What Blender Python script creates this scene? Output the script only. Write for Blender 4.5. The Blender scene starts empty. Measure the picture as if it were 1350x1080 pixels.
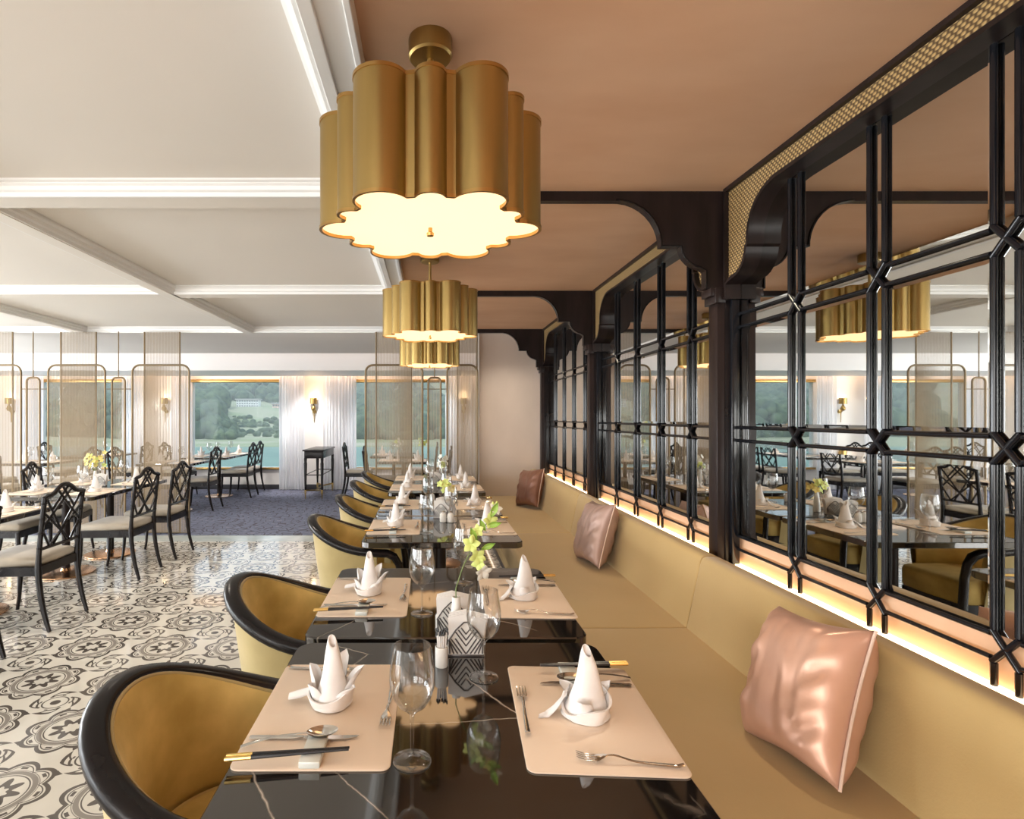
import bpy, bmesh, math, random
from mathutils import Vector, Matrix, noise
PI = math.pi
random.seed(7)
scene = bpy.context.scene
COL = scene.collection
# ------------------------------------------------------------------ camera, world, light, exposure
EYE = 1.44
F = 735.0
cd = bpy.data.cameras.new('camera'); cam = bpy.data.objects.new('camera', cd); COL.objects.link(cam)
cd.sensor_width = 36; cd.lens = F/1350*36
cd.shift_x = (675-565)/1350; cd.shift_y = (550-540)/1350
cd.clip_start = 0.05; cd.clip_end = 3000
cam.location = (0, 0, EYE); cam.rotation_euler = (PI/2, 0, 0)
scene.camera = cam
vs = scene.view_settings
vs.view_transform = 'Standard'; vs.look = 'None'; vs.gamma = 1; vs.use_curve_mapping = False
vs.exposure = 0.78
cy = scene.cycles
cy.max_bounces = 9; cy.diffuse_bounces = 4; cy.glossy_bounces = 5; cy.transmission_bounces = 8
cy.transparent_max_bounces = 24; cy.caustics_reflective = False; cy.caustics_refractive = False
cy.sample_clamp_indirect = 4; cy.volume_bounces = 1
w = bpy.data.worlds.new('sky'); scene.world = w; w.use_nodes = True
wn = w.node_tree.nodes; wl = w.node_tree.links
bg = wn['Background']
tc = wn.new('ShaderNodeTexCoord'); sp = wn.new('ShaderNodeSeparateXYZ'); rp = wn.new('ShaderNodeValToRGB')
wl.new(tc.outputs['Generated'], sp.inputs[0]); wl.new(sp.outputs['Z'], rp.inputs[0]); wl.new(rp.outputs[0], bg.inputs[0])
rp.color_ramp.elements[0].position = 0.0; rp.color_ramp.elements[0].color = (0.86, 0.92, 1.0, 1)
rp.color_ramp.elements[1].position = 0.6; rp.color_ramp.elements[1].color = (0.62, 0.78, 1.0, 1)
bg.inputs[1].default_value = 1.0

def area(name, loc, rot, sx, sy, power, col):
    l = bpy.data.lights.new(name, 'AREA'); l.shape = 'RECTANGLE'; l.size = sx; l.size_y = sy
    l.energy = power; l.color = col
    o = bpy.data.objects.new(name, l); COL.objects.link(o); o.location = loc; o.rotation_euler = rot
    return o
# added area fills at the unseen rear and left wall openings
for i, x in enumerate((-7.2, -4.4, -1.6)):
    area('added_fill_rear', (x, -3.92, 1.35), (PI/2, 0, 0), 2.0, 1.7, 62, (1.0, 0.97, 0.93))
for i, y in enumerate((-1.6, 1.4, 4.4, 7.4)):
    area('added_fill_side', (-9.42, y, 1.35), (0, -PI/2, 0), 1.7, 2.0, 105 if y < 3 else 150, (0.93, 0.97, 1.0))
sl = bpy.data.lights.new('sun', 'SUN'); sl.energy = 1.3; sl.angle = 0.02; sl.color = (1.0, 0.95, 0.86)
so = bpy.data.objects.new('sun', sl); COL.objects.link(so); so.rotation_euler = (math.radians(38), 0, math.radians(-25))
# warm fill spots added just below the ceilings, with no fixtures
def spot(loc, power, size=1.9, col=(1.0, 0.86, 0.68), rot=(0, 0, 0)):
    l = bpy.data.lights.new('added_fill_spot', 'SPOT'); l.energy = power; l.spot_size = size; l.spot_blend = 0.8
    l.color = col; l.shadow_soft_size = 0.05
    o = bpy.data.objects.new('added_fill_spot', l); COL.objects.link(o); o.location = loc; o.rotation_euler = rot

for x in (-0.9, -2.27, -3.4, -5.3, -6.6, 0.2): spot((x, 10.35, 2.225), 88, 1.5, (1.0, 0.93, 0.88), (math.radians(24), 0, 0))
for x in (-1.85, -3.4, -5.4, -7.5):
    for y in (3.75, 5.9): spot((x, y, 2.555), 46, 2.2, (1.0, 0.89, 0.77))
for x in (-0.6, -2.6, -4.8, -7.0): spot((x, 8.1, 2.48), 52, 2.2, (1.0, 0.91, 0.82))
for y in (2.70, 4.82, 6.6): spot((0.95, y-0.35, 2.52), 26, 2.2, (1.0, 0.84, 0.64))

# ------------------------------------------------------------------ node helpers
def new_mat(name):
    m = bpy.data.materials.new(name); m.use_nodes = True
    return m, m.node_tree.nodes, m.node_tree.links, m.node_tree.nodes['Principled BSDF']
def simple(name, col, rough=0.5, metal=0.0, **kw):
    m, n, l, p = new_mat(name)
    p.inputs['Base Color'].default_value = (*col, 1); p.inputs['Roughness'].default_value = rough
    p.inputs['Metallic'].default_value = metal
    for k, v in kw.items():
        p.inputs[k.replace('_', ' ')].default_value = v
    return m
def mottled(name, c1, c2, scale=5.0, rough=0.5, metal=0.0, bump=0.0, bscale=60, detail=4, stretch=(1, 1, 1), r2=None, coord='Object', **kw):
    m, n, l, p = new_mat(name)
    t = n.new('ShaderNodeTexCoord'); mp = n.new('ShaderNodeMapping'); mp.inputs['Scale'].default_value = stretch
    l.new(t.outputs[coord], mp.inputs[0])
    nz = n.new('ShaderNodeTexNoise'); nz.inputs['Scale'].default_value = scale; nz.inputs['Detail'].default_value = detail
    l.new(mp.outputs[0], nz.inputs['Vector'])
    r = n.new('ShaderNodeValToRGB'); r.color_ramp.elements[0].position = 0.32; r.color_ramp.elements[1].position = 0.68
    r.color_ramp.elements[0].color = (*c1, 1); r.color_ramp.elements[1].color = (*c2, 1)
    l.new(nz.outputs['Fac'], r.inputs[0]); l.new(r.outputs[0], p.inputs['Base Color'])
    p.inputs['Roughness'].default_value = rough; p.inputs['Metallic'].default_value = metal
    if r2 is not None:
        mr = n.new('ShaderNodeMapRange'); mr.inputs['To Min'].default_value = rough; mr.inputs['To Max'].default_value = r2
        l.new(nz.outputs['Fac'], mr.inputs[0]); l.new(mr.outputs[0], p.inputs['Roughness'])
    if bump:
        b = n.new('ShaderNodeBump'); b.inputs['Strength'].default_value = bump; b.inputs['Distance'].default_value = 0.01
        z = n.new('ShaderNodeTexNoise'); z.inputs['Scale'].default_value = bscale; z.inputs['Detail'].default_value = 3
        l.new(mp.outputs[0], z.inputs['Vector']); l.new(z.outputs['Fac'], b.inputs['Height']); l.new(b.outputs[0], p.inputs['Normal'])
    for k, v in kw.items():
        p.inputs[k.replace('_', ' ')].default_value = v
    return m
def emit(name, col, s):
    m, n, l, p = new_mat(name)
    p.inputs['Base Color'].default_value = (*[min(1, c) for c in col], 1); p.inputs['Roughness'].default_value = 0.6
    p.inputs['Emission Color'].default_value = (*col, 1); p.inputs['Emission Strength'].default_value = s
    return m
class MX:                                      # math-node expressions
    def __init__(s, n, l): s.n = n; s.l = l
    def f(s, op, a, b=None, c=None):
        x = s.n.new('ShaderNodeMath'); x.operation = op
        for i, v in enumerate((a, b, c)):
            if v is None: continue
            if isinstance(v, (int, float)): x.inputs[i].default_value = v
            else: s.l.new(v, x.inputs[i])
        return x.outputs[0]
    def add(s, a, b): return s.f('ADD', a, b)
    def sub(s, a, b): return s.f('SUBTRACT', a, b)
    def mul(s, a, b): return s.f('MULTIPLY', a, b)
    def lt(s, a, b): return s.f('LESS_THAN', a, b)
    def gt(s, a, b): return s.f('GREATER_THAN', a, b)
    def mx(s, a, b): return s.f('MAXIMUM', a, b)
    def mn(s, a, b): return s.f('MINIMUM', a, b)
    def absv(s, a): return s.f('ABSOLUTE', a)
    def band(s, v, c, hw): return s.lt(s.absv(s.sub(v, c)), hw)

def tile_material():
    m, n, l, p = new_mat('patterned_encaustic_tile'); X = MX(n, l)
    g = n.new('ShaderNodeNewGeometry'); s = n.new('ShaderNodeSeparateXYZ'); l.new(g.outputs['Position'], s.inputs[0])
    nz = n.new('ShaderNodeTexNoise'); nz.inputs['Scale'].default_value = 9; nz.inputs['Detail'].default_value = 2
    l.new(g.outputs['Position'], nz.inputs['Vector'])
    P = 0.455
    def cell(v, o, half):
        return X.sub(X.f('FRACT', X.add(X.mul(X.sub(v, o), 1/P), 40.5 if not half else 40.0)), 0.5)
    def polar(u, v):
        r = X.f('SQRT', X.add(X.mul(u, u), X.mul(v, v))); return r, X.f('ARCTAN2', v, u)
    u, v = cell(s.outputs[0], -2.11, False), cell(s.outputs[1], 3.04, False)
    r, a = polar(u, v)
    c8 = X.f('COSINE', X.mul(a, 8)); c4 = X.f('COSINE', X.mul(a, 4))
    scal = X.absv(X.f('COSINE', X.mul(a, 4)))          # eight scallops
    R = X.add(0.358, X.mul(scal, 0.074))
    dark = X.band(r, X.sub(R, 0.012), 0.021)                       # scalloped outline
    thin = X.band(r, X.sub(R, 0.055), 0.006)
    mid = X.band(r, 0.277, 0.022)
    thin2 = X.band(r, 0.238, 0.006)
    thin3 = X.band(r, 0.308, 0.004)
    star = X.mul(X.lt(r, X.add(0.158, X.mul(c8, 0.044))), X.gt(r, X.add(0.080, X.mul(c8, 0.012))))
    dots = X.mul(X.band(r, 0.346, 0.015), X.gt(c8, 0.74))
    # corner motif
    u2, v2 = cell(s.outputs[0], -2.11, True), cell(s.outputs[1], 3.04, True)
    r2, a2 = polar(u2, v2)
    dot = X.lt(r2, 0.052)
    ring = X.band(r2, 0.125, 0.008)
    k8 = X.f('COSINE', X.mul(a2, 8)); k4 = X.f('COSINE', X.mul(a2, 4)); k4s = X.f('COSINE', X.add(X.mul(a2, 4), X.mul(r2, 26)))
    leaf = X.mul(X.band(r2, 0.205, 0.046), X.gt(k4s, 0.02))
    leaf = X.mx(leaf, X.mul(X.band(r2, 0.285, 0.026), X.gt(X.f('COSINE', X.add(X.mul(a2, 4), X.mul(r2, 9))), 0.78)))
    hole = X.mul(X.band(r2, 0.198, 0.017), X.gt(k4s, 0.55))
    leaf = X.mul(leaf, X.sub(1, hole))
    sprig = X.mul(X.band(r2, 0.158, 0.010), X.gt(k8, 0.6))
    outside = X.gt(r, R)
    d = X.mx(X.mx(dark, star), X.mx(dots, X.mul(outside, X.mx(X.mx(dot, ring), X.mx(leaf, sprig)))))
    d = X.mx(d, X.mul(X.sub(1, outside), X.mx(thin, thin2)))
    mdl = X.mul(mid, X.sub(1, d)); mdl = X.mx(mdl, X.mul(thin3, X.sub(1, d)))
    base = n.new('ShaderNodeMix'); base.data_type = 'RGBA'
    base.inputs[6].default_value = (0.67, 0.635, 0.565, 1); base.inputs[7].default_value = (0.58, 0.55, 0.485, 1)
    l.new(nz.outputs['Fac'], base.inputs[0])
    m1 = n.new('ShaderNodeMix'); m1.data_type = 'RGBA'; l.new(mdl, m1.inputs[0]); l.new(base.outputs[2], m1.inputs[6])
    m1.inputs[7].default_value = (0.24, 0.215, 0.19, 1)
    m2 = n.new('ShaderNodeMix'); m2.data_type = 'RGBA'; l.new(d, m2.inputs[0]); l.new(m1.outputs[2], m2.inputs[6])
    m2.inputs[7].default_value = (0.085, 0.072, 0.062, 1)
    l.new(m2.outputs[2], p.inputs['Base Color'])
    p.inputs['Roughness'].default_value = 0.075; p.inputs['IOR'].default_value = 1.6
    return m
def carpet_material():
    m, n, l, p = new_mat('blue_grey_carpet'); X = MX(n, l)
    g = n.new('ShaderNodeNewGeometry')
    vo = n.new('ShaderNodeTexVoronoi'); vo.feature = 'DISTANCE_TO_EDGE'; vo.inputs['Scale'].default_value = 9; vo.inputs['Randomness'].default_value = 0.8
    l.new(g.outputs['Position'], vo.inputs['Vector'])
    nz = n.new('ShaderNodeTexNoise'); nz.inputs['Scale'].default_value = 120; nz.inputs['Detail'].default_value = 2
    l.new(g.outputs['Position'], nz.inputs['Vector'])
    r = n.new('ShaderNodeValToRGB'); r.color_ramp.interpolation = 'LINEAR'
    e = r.color_ramp.elements; e[0].position = 0.02; e[0].color = (0.055, 0.052, 0.07, 1); e[1].position = 0.10; e[1].color = (0.16, 0.18, 0.265, 1)
    e2 = r.color_ramp.elements.new(0.30); e2.color = (0.12, 0.135, 0.20, 1)
    e3 = r.color_ramp.elements.new(0.36); e3.color = (0.19, 0.20, 0.265, 1)
    l.new(vo.outputs['Distance'], r.inputs[0])
    mm = n.new('ShaderNodeMix'); mm.data_type = 'RGBA'; mm.blend_type = 'MULTIPLY'; mm.inputs[0].default_value = 0.35
    l.new(r.outputs[0], mm.inputs[6]); l.new(nz.outputs['Color'], mm.inputs[7]); l.new(mm.outputs[2], p.inputs['Base Color'])
    b = n.new('ShaderNodeBump'); b.inputs['Strength'].default_value = 0.5; b.inputs['Distance'].default_value = 0.004
    l.new(nz.outputs['Fac'], b.inputs['Height']); l.new(b.outputs[0], p.inputs['Normal'])
    p.inputs['Roughness'].default_value = 0.95
    return m
def marble_material():
    m, n, l, p = new_mat('black_marble')
    g = n.new('ShaderNodeNewGeometry')
    nz = n.new('ShaderNodeTexNoise'); nz.inputs['Scale'].default_value = 2.2; nz.inputs['Detail'].default_value = 5; nz.inputs['Roughness'].default_value = 0.55
    l.new(g.outputs['Position'], nz.inputs['Vector'])
    mm = n.new('ShaderNodeMix'); mm.data_type = 'RGBA'; mm.inputs[0].default_value = 0.10
    l.new(g.outputs['Position'], mm.inputs[6]); l.new(nz.outputs['Color'], mm.inputs[7])
    vo = n.new('ShaderNodeTexVoronoi'); vo.feature = 'DISTANCE_TO_EDGE'; vo.inputs['Scale'].default_value = 2.3
    mp = n.new('ShaderNodeMapping'); mp.inputs['Rotation'].default_value = (0.2, 0.3, 0.7); mp.inputs['Scale'].default_value = (1.0, 1.5, 1.0)
    l.new(mm.outputs[2], mp.inputs[0]); l.new(mp.outputs[0], vo.inputs['Vector'])
    r = n.new('ShaderNodeValToRGB'); e = r.color_ramp.elements
    e[0].position = 0.0; e[0].color = (1, 1, 1, 1); e[1].position = 0.006; e[1].color = (0, 0, 0, 1)
    l.new(vo.outputs['Distance'], r.inputs[0])
    n2 = n.new('ShaderNodeTexNoise'); n2.inputs['Scale'].default_value = 3.3; l.new(g.outputs['Position'], n2.inputs['Vector'])
    r2 = n.new('ShaderNodeValToRGB'); r2.color_ramp.elements[0].position = 0.50; r2.color_ramp.elements[1].position = 0.62
    l.new(n2.outputs['Fac'], r2.inputs[0])
    X = MX(n, l); fac = X.mul(r.outputs[0], r2.outputs[0])
    c = n.new('ShaderNodeMix'); c.data_type = 'RGBA'; l.new(fac, c.inputs[0])
    c.inputs[6].default_value = (0.012, 0.010, 0.009, 1); c.inputs[7].default_value = (0.55, 0.49, 0.42, 1)
    l.new(c.outputs[2], p.inputs['Base Color'])
    p.inputs['Roughness'].default_value = 0.045; p.inputs['IOR'].default_value = 2.1
    return m
def rattan_material():
    m, n, l, p = new_mat('woven_rattan'); X = MX(n, l)
    g = n.new('ShaderNodeNewGeometry'); s = n.new('ShaderNodeSeparateXYZ'); l.new(g.outputs['Position'], s.inputs[0])
    y = X.mul(s.outputs[1], 2*PI/0.022); z = X.mul(s.outputs[2], 2*PI/0.012)
    row = X.f('FLOOR', X.mul(s.outputs[2], 1/0.012))
    w1 = X.f('SINE', X.add(y, X.mul(row, PI))); w2 = X.absv(X.f('SINE', X.mul(z, 0.5)))
    h = X.mul(X.add(X.mul(w1, 0.5), 0.5), w2)
    r = n.new('ShaderNodeValToRGB'); e = r.color_ramp.elements
    e[0].position = 0.05; e[0].color = (0.10, 0.055, 0.02, 1); e[1].position = 0.65; e[1].color = (0.55, 0.37, 0.15, 1)
    l.new(h, r.inputs[0]); l.new(r.outputs[0], p.inputs['Base Color'])
    b = n.new('ShaderNodeBump'); b.inputs['Strength'].default_value = 0.8; b.inputs['Distance'].default_value = 0.003
    l.new(h, b.inputs['Height']); l.new(b.outputs[0], p.inputs['Normal']); p.inputs['Roughness'].default_value = 0.55
    return m
M = {}
M['tile'] = tile_material(); M['carpet'] = carpet_material(); M['marble'] = marble_material(); M['rattan'] = rattan_material()
M['copper_plaster'] = mottled('copper_plaster', (0.74, 0.455, 0.285), (0.84, 0.56, 0.375), 1.3, 0.62, 0.0, 0.03, 30, stretch=(1, 2.2, 1), coord='Object', r2=0.5)
M['ceiling_white'] = mottled('ceiling_white', (0.81, 0.775, 0.72), (0.84, 0.80, 0.745), 0.8, 0.85)
M['moulding_white'] = simple('moulding_white', (0.88, 0.88, 0.87), 0.5)
M['wall_white'] = simple('wall_white', (0.80, 0.77, 0.73), 0.75)
M['wall_plaster'] = mottled('wall_plaster', (0.56, 0.47, 0.40), (0.68, 0.58, 0.50), 1.6, 0.5, 0.0, 0.02, 20, stretch=(1, 1, 0.6))
M['wood'] = mottled('black_lacquered_wood', (0.007, 0.006, 0.007), (0.013, 0.010, 0.010), 9, 0.26, 0, 0.0, IOR=1.33)
M['dark_wood'] = mottled('dark_stained_wood', (0.016, 0.011, 0.010), (0.026, 0.017, 0.016), 6, 0.30, stretch=(3, 3, 0.5), IOR=1.28)
M['lattice'] = simple('black_lacquer', (0.008, 0.009, 0.012), 0.12, 0.0, IOR=1.42)
M['mirror'] = simple('silvered_mirror', (0.74, 0.75, 0.73), 0.012, 1.0)
M['gold'] = mottled('satin_brass', (0.335, 0.228, 0.080), (0.38, 0.262, 0.096), 3, 0.36, 1.0, stretch=(8, 8, 0.5))
M['gold_trim'] = simple('brass_trim', (0.42, 0.26, 0.09), 0.3, 1.0)
M['bronze'] = simple('bronze_frame', (0.22, 0.16, 0.09), 0.45, 0.5)
M['strings'] = simple('bronze_strings', (0.50, 0.40, 0.28), 0.6, 0.1)
M['velvet'] = mottled('gold_velvet', (0.46, 0.325, 0.085), (0.76, 0.565, 0.20), 6, 0.75, bump=0.12, bscale=25, Sheen_Weight=0.9, Sheen_Roughness=0.35)
M['velvet'].node_tree.nodes['Principled BSDF'].inputs['Sheen Tint'].default_value = (1.0, 0.82, 0.45, 1)
M['velvet_out'] = mottled('pale_gold_velvet', (0.38, 0.295, 0.12), (0.46, 0.36, 0.16), 6, 0.8, Sheen_Weight=0.3)
M['bench'] = mottled('mustard_upholstery', (0.46, 0.315, 0.12), (0.49, 0.335, 0.135), 3, 0.72, bump=0.06, bscale=160, Sheen_Weight=0.25, Sheen_Roughness=0.5)
M['seam'] = simple('dark_seam', (0.22, 0.15, 0.06), 0.8)
M['rose_satin'] = mottled('rose_satin', (0.60, 0.345, 0.245), (0.68, 0.41, 0.30), 3, 0.34, 0.35, bump=0.10, bscale=7, Anisotropic=0.5)
M['mauve_satin'] = mottled('mauve_satin', (0.44, 0.30, 0.255), (0.52, 0.36, 0.31), 3, 0.38, 0.35, bump=0.2, bscale=9)
M['brown_satin'] = mottled('brown_satin', (0.22, 0.10, 0.065), (0.29, 0.14, 0.09), 3, 0.36, 0.35, bump=0.1, bscale=9)
M['piping'] = simple('pale_piping', (0.70, 0.52, 0.42), 0.5)
M['mat'] = simple('cream_placemat', (0.84, 0.69, 0.545), 0.42)
M['linen'] = mottled('white_linen', (0.80, 0.78, 0.77), (0.88, 0.86, 0.84), 20, 0.9, bump=0.05, bscale=300)
M['paper'] = simple('white_paper', (0.85, 0.83, 0.80), 0.8)
M['ceramic'] = simple('white_ceramic', (0.82, 0.81, 0.77), 0.22)
M['rest'] = simple('celadon_porcelain', (0.70, 0.74, 0.70), 0.2)
M['steel'] = simple('polished_steel', (0.66, 0.64, 0.61), 0.14, 1.0)
M['chop'] = simple('dark_chopstick', (0.018, 0.020, 0.024), 0.3)
M['brass_end'] = simple('gold_end', (0.85, 0.60, 0.22), 0.25, 1.0)
M['stem'] = simple('green_stem', (0.14, 0.20, 0.05), 0.5)
M['petal'] = simple('pale_green_petal', (0.62, 0.70, 0.22), 0.6, 0, Subsurface_Weight=0.0)
M['petal_yellow'] = simple('yellow_petal', (0.86, 0.74, 0.26), 0.6)
M['petal_white'] = simple('white_petal', (0.85, 0.85, 0.78), 0.6)
M['leaf'] = simple('orchid_leaf', (0.30, 0.48, 0.08), 0.45)
M['cushion'] = mottled('beige_cushion', (0.37, 0.325, 0.26), (0.43, 0.38, 0.305), 8, 0.7, Sheen_Weight=0.3)
M['copper_base'] = simple('copper_base', (0.62, 0.36, 0.20), 0.22, 1.0)
M['border'] = mottled('pale_grey_border', (0.36, 0.41, 0.40), (0.47, 0.50, 0.48), 4, 0.15)
M['lamp_glow'] = emit('lamp_diffuser', (1.0, 0.62, 0.31), 1.15)
M['led'] = emit('warm_led', (1.0, 0.74, 0.44), 3.3)
M['led_toe'] = emit('toe_led', (1.0, 0.80, 0.62), 2.2)
M['cove'] = emit('pink_cove_light', (1.0, 0.66, 0.50), 1.3)
M['cove_warm'] = emit('warm_cove_light', (1.0, 0.64, 0.40), 6)
M['sconce_glow'] = emit('sconce_bulb', (1.0, 0.72, 0.36), 5)
M['base_black'] = simple('black_skirting', (0.02, 0.02, 0.025), 0.5)
M['grey_pattern'] = simple('grey_metal_pattern', (0.13, 0.12, 0.12), 0.35, 0.6)
def curtain_mat():
    m, n, l, p = new_mat('sheer_white_curtain')
    p.inputs['Base Color'].default_value = (0.86, 0.87, 0.90, 1); p.inputs['Roughness'].default_value = 0.9
    t = n.new('ShaderNodeBsdfTranslucent'); t.inputs[0].default_value = (0.9, 0.92, 0.96, 1)
    tr = n.new('ShaderNodeBsdfTransparent'); a = n.new('ShaderNodeMixShader'); a.inputs[0].default_value = 0.45
    b = n.new('ShaderNodeMixShader'); b.inputs[0].default_value = 0.12
    l.new(p.outputs[0], a.inputs[1]); l.new(t.outputs[0], a.inputs[2]); l.new(a.outputs[0], b.inputs[1]); l.new(tr.outputs[0], b.inputs[2])
    l.new(b.outputs[0], n['Material Output'].inputs['Surface'])
    return m
M['curtain'] = curtain_mat()
def pane_mat(nm, tint, ior, pw=5.0):
    m, n, l, p = new_mat(nm); n.remove(p)
    g = n.new('ShaderNodeBsdfGlossy'); g.inputs['Roughness'].default_value = 0.0
    tr = n.new('ShaderNodeBsdfTransparent'); tr.inputs[0].default_value = (*tint, 1)
    X = MX(n, l); lw = n.new('ShaderNodeLayerWeight'); lw.inputs[0].default_value = 0.5; f0 = ((ior-1)/(ior+1))**2
    fr = X.add(f0, X.mul(X.f('POWER', lw.outputs['Facing'], pw), 0.75))
    a = n.new('ShaderNodeMixShader'); l.new(fr, a.inputs[0]); l.new(tr.outputs[0], a.inputs[1]); l.new(g.outputs[0], a.inputs[2])
    l.new(a.outputs[0], n['Material Output'].inputs['Surface']); return m
M['pane'] = pane_mat('window_pane', (0.95, 0.98, 0.99), 1.13)
M['glass'] = pane_mat('clear_glass', (0.95, 0.955, 0.955), 1.6, 2.6)

# ------------------------------------------------------------------ mesh helpers
class MB:
    def __init__(s): s.bm = bmesh.new()
    def grid(s, rows, cu=False, cv=False, flip=False):
        vv = [[s.bm.verts.new(p) for p in r] for r in rows]
        R, C = len(rows), len(rows[0])
        for i in range(R if cu else R-1):
            for j in range(C if cv else C-1):
                f = [vv[i][j], vv[i][(j+1) % C], vv[(i+1) % R][(j+1) % C], vv[(i+1) % R][j]]
                if flip: f.reverse()
                try: s.bm.faces.new(f)
                except ValueError: pass
        return vv
    def box(s, x0, x1, y0, y1, z0, z1, bev=0.0, mat=None, seg=2):
        b = bmesh.new(); bmesh.ops.create_cube(b, size=1)
        bmesh.ops.scale(b, vec=(x1-x0, y1-y0, z1-z0), verts=b.verts)
        if bev: bmesh.ops.bevel(b, geom=list(b.edges), offset=bev, segments=seg, affect='EDGES', profile=0.5)
        bmesh.ops.translate(b, vec=((x0+x1)/2, (y0+y1)/2, (z0+z1)/2), verts=b.verts)
        if mat: bmesh.ops.transform(b, matrix=mat, verts=b.verts)
        s.merge(b); return s
    def merge(s, b):
        me = bpy.data.meshes.new('tmp'); b.to_mesh(me); b.free(); s.bm.from_mesh(me); bpy.data.meshes.remove(me)
    def tube(s, pts, r, n=10, cap=True, sx=1.0, closed=False, up=None):
        pts = [Vector(p) for p in pts]; N = len(pts); rs = r if isinstance(r, (list, tuple)) else [r]*N
        rows = []; prev = None
        for i, p in enumerate(pts):
            if closed: t = (pts[(i+1) % N]-pts[i-1]).normalized()
            else: t = (pts[min(i+1, N-1)]-pts[max(i-1, 0)]).normalized()
            if up is not None:
                a = Vector(up); a = (a-t*a.dot(t))
                if a.length < 1e-4: a = prev
            elif prev is None:
                a = Vector((0, 0, 1)) if abs(t.z) < 0.9 else Vector((1, 0, 0)); a = a-t*a.dot(t)
            else: a = prev-t*prev.dot(t)
            a.normalize(); prev = a; b = t.cross(a)
            rows.append([p+(a*math.cos(2*PI*k/n)+b*math.sin(2*PI*k/n)*sx)*rs[i] for k in range(n)])
        vv = s.grid(rows, cu=closed, cv=True)
        if cap and not closed:
            for row, fl in ((vv[0], False), (vv[-1], True)):
                try: s.bm.faces.new(row if fl else row[::-1])
                except ValueError: pass
        return s
    def bar(s, a, b, r, n=8, sx=1.0): return s.tube([a, b], r, n, sx=sx)
    def lathe(s, prof, n=32, c=(0, 0, 0), cap=True):
        rows = [[(c[0]+r*math.cos(2*PI*k/n), c[1]+r*math.sin(2*PI*k/n), c[2]+z) for k in range(n)] for r, z in prof]
        vv = s.grid(rows, cv=True)
        if cap:
            if prof[0][0] > 1e-5: s.bm.faces.new(vv[0][::-1])
            if prof[-1][0] > 1e-5: s.bm.faces.new(vv[-1])
        return s
    def prism(s, poly, fn, d0, d1):          # poly 2D, fn(a, b, depth) -> xyz
        A = [s.bm.verts.new(fn(a, b, d0)) for a, b in poly]; B = [s.bm.verts.new(fn(a, b, d1)) for a, b in poly]
        n = len(poly); s.bm.faces.new(A[::-1]); s.bm.faces.new(B)
        for i in range(n): s.bm.faces.new([A[i], A[(i+1) % n], B[(i+1) % n], B[i]])
        return s
    def ribbon(s, path, fn, w0, w1, t):      # polyline in 2D swept as a rectangular band: offset t outward, depth w0..w1
        n = len(path); off = []
        for i in range(n):
            a = path[max(i-1, 0)]; b = path[min(i+1, n-1)]; dx, dy = b[0]-a[0], b[1]-a[1]; L = math.hypot(dx, dy) or 1
            off.append((path[i][0]-dy/L*t, path[i][1]+dx/L*t))
        s.grid([[fn(*path[i], w0) for i in range(n)], [fn(*off[i], w0) for i in range(n)], [fn(*off[i], w1) for i in range(n)], [fn(*path[i], w1) for i in range(n)]], cu=True)
        return s
    def xf(s, m): bmesh.ops.transform(s.bm, matrix=m, verts=s.bm.verts); return s
    def build(s, name, mat, parent=None, smooth=True, angle=38, loc=None):
        bm = s.bm
        bmesh.ops.remove_doubles(bm, verts=bm.verts, dist=1e-6)
        bmesh.ops.recalc_face_normals(bm, faces=bm.faces)
        if smooth:
            for f in bm.faces: f.smooth = True
            ca = math.radians(angle)
            for e in bm.edges:
                if len(e.link_faces) == 2 and e.calc_face_angle(0) > ca: e.smooth = False
        me = bpy.data.meshes.new(name); bm.to_mesh(me); bm.free()
        me.materials.append(M[mat] if isinstance(mat, str) else mat)
        o = bpy.data.objects.new(name, me); COL.objects.link(o)
        if parent: o.parent = parent
        if loc: o.location = loc
        return o
def tag(o, label=None, cat=None, group=None, kind=None):
    if label: o['label'] = label
    if cat: o['category'] = cat
    if group: o['group'] = group
    if kind: o['kind'] = kind
    return o
def empty(name, loc=(0, 0, 0), rz=0, **kw):
    o = bpy.data.objects.new(name, None); COL.objects.link(o); o.location = loc; o.rotation_euler = (0, 0, rz); o.empty_display_size = 0.1
    return tag(o, **kw)
KIDS = {}
def dup(o, loc=None, rz=None, label=None, parent=None, group=None):
    c = o.copy(); COL.objects.link(c)
    if parent: c.parent = parent
    for ch in list(o.children): dup(ch, parent=c)
    if loc is not None: c.location = loc
    if rz is not None: c.rotation_euler = (0, 0, rz)
    if label: c['label'] = label
    if group: c['group'] = group
    return c
USED = set()
def place(proto, loc, rz, label, group=None):
    if proto.name in USED: return dup(proto, loc, rz, label, group=group)
    USED.add(proto.name); proto.location = loc; proto.rotation_euler = (0, 0, rz); proto['label'] = label
    if group: proto['group'] = group
    return proto
def st(o): o['kind'] = 'structure'; return o
def arc(cx, cz, r, a0, a1, n=8):
    return [(cx+r*math.cos(math.radians(a0+(a1-a0)*i/n)), cz+r*math.sin(math.radians(a0+(a1-a0)*i/n))) for i in range(n+1)]
def roundrect(x0, x1, y0, y1, r, n=5):
    return arc(x1-r, y1-r, r, 0, 90, n)+arc(x0+r, y1-r, r, 90, 180, n)+arc(x0+r, y0+r, r, 180, 270, n)+arc(x1-r, y0+r, r, 270, 360, n)
XY = lambda a, b, d: (a, b, d)
XZ = lambda a, b, d: (a, d, b)
YZ = lambda a, b, d: (d, a, b)

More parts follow.
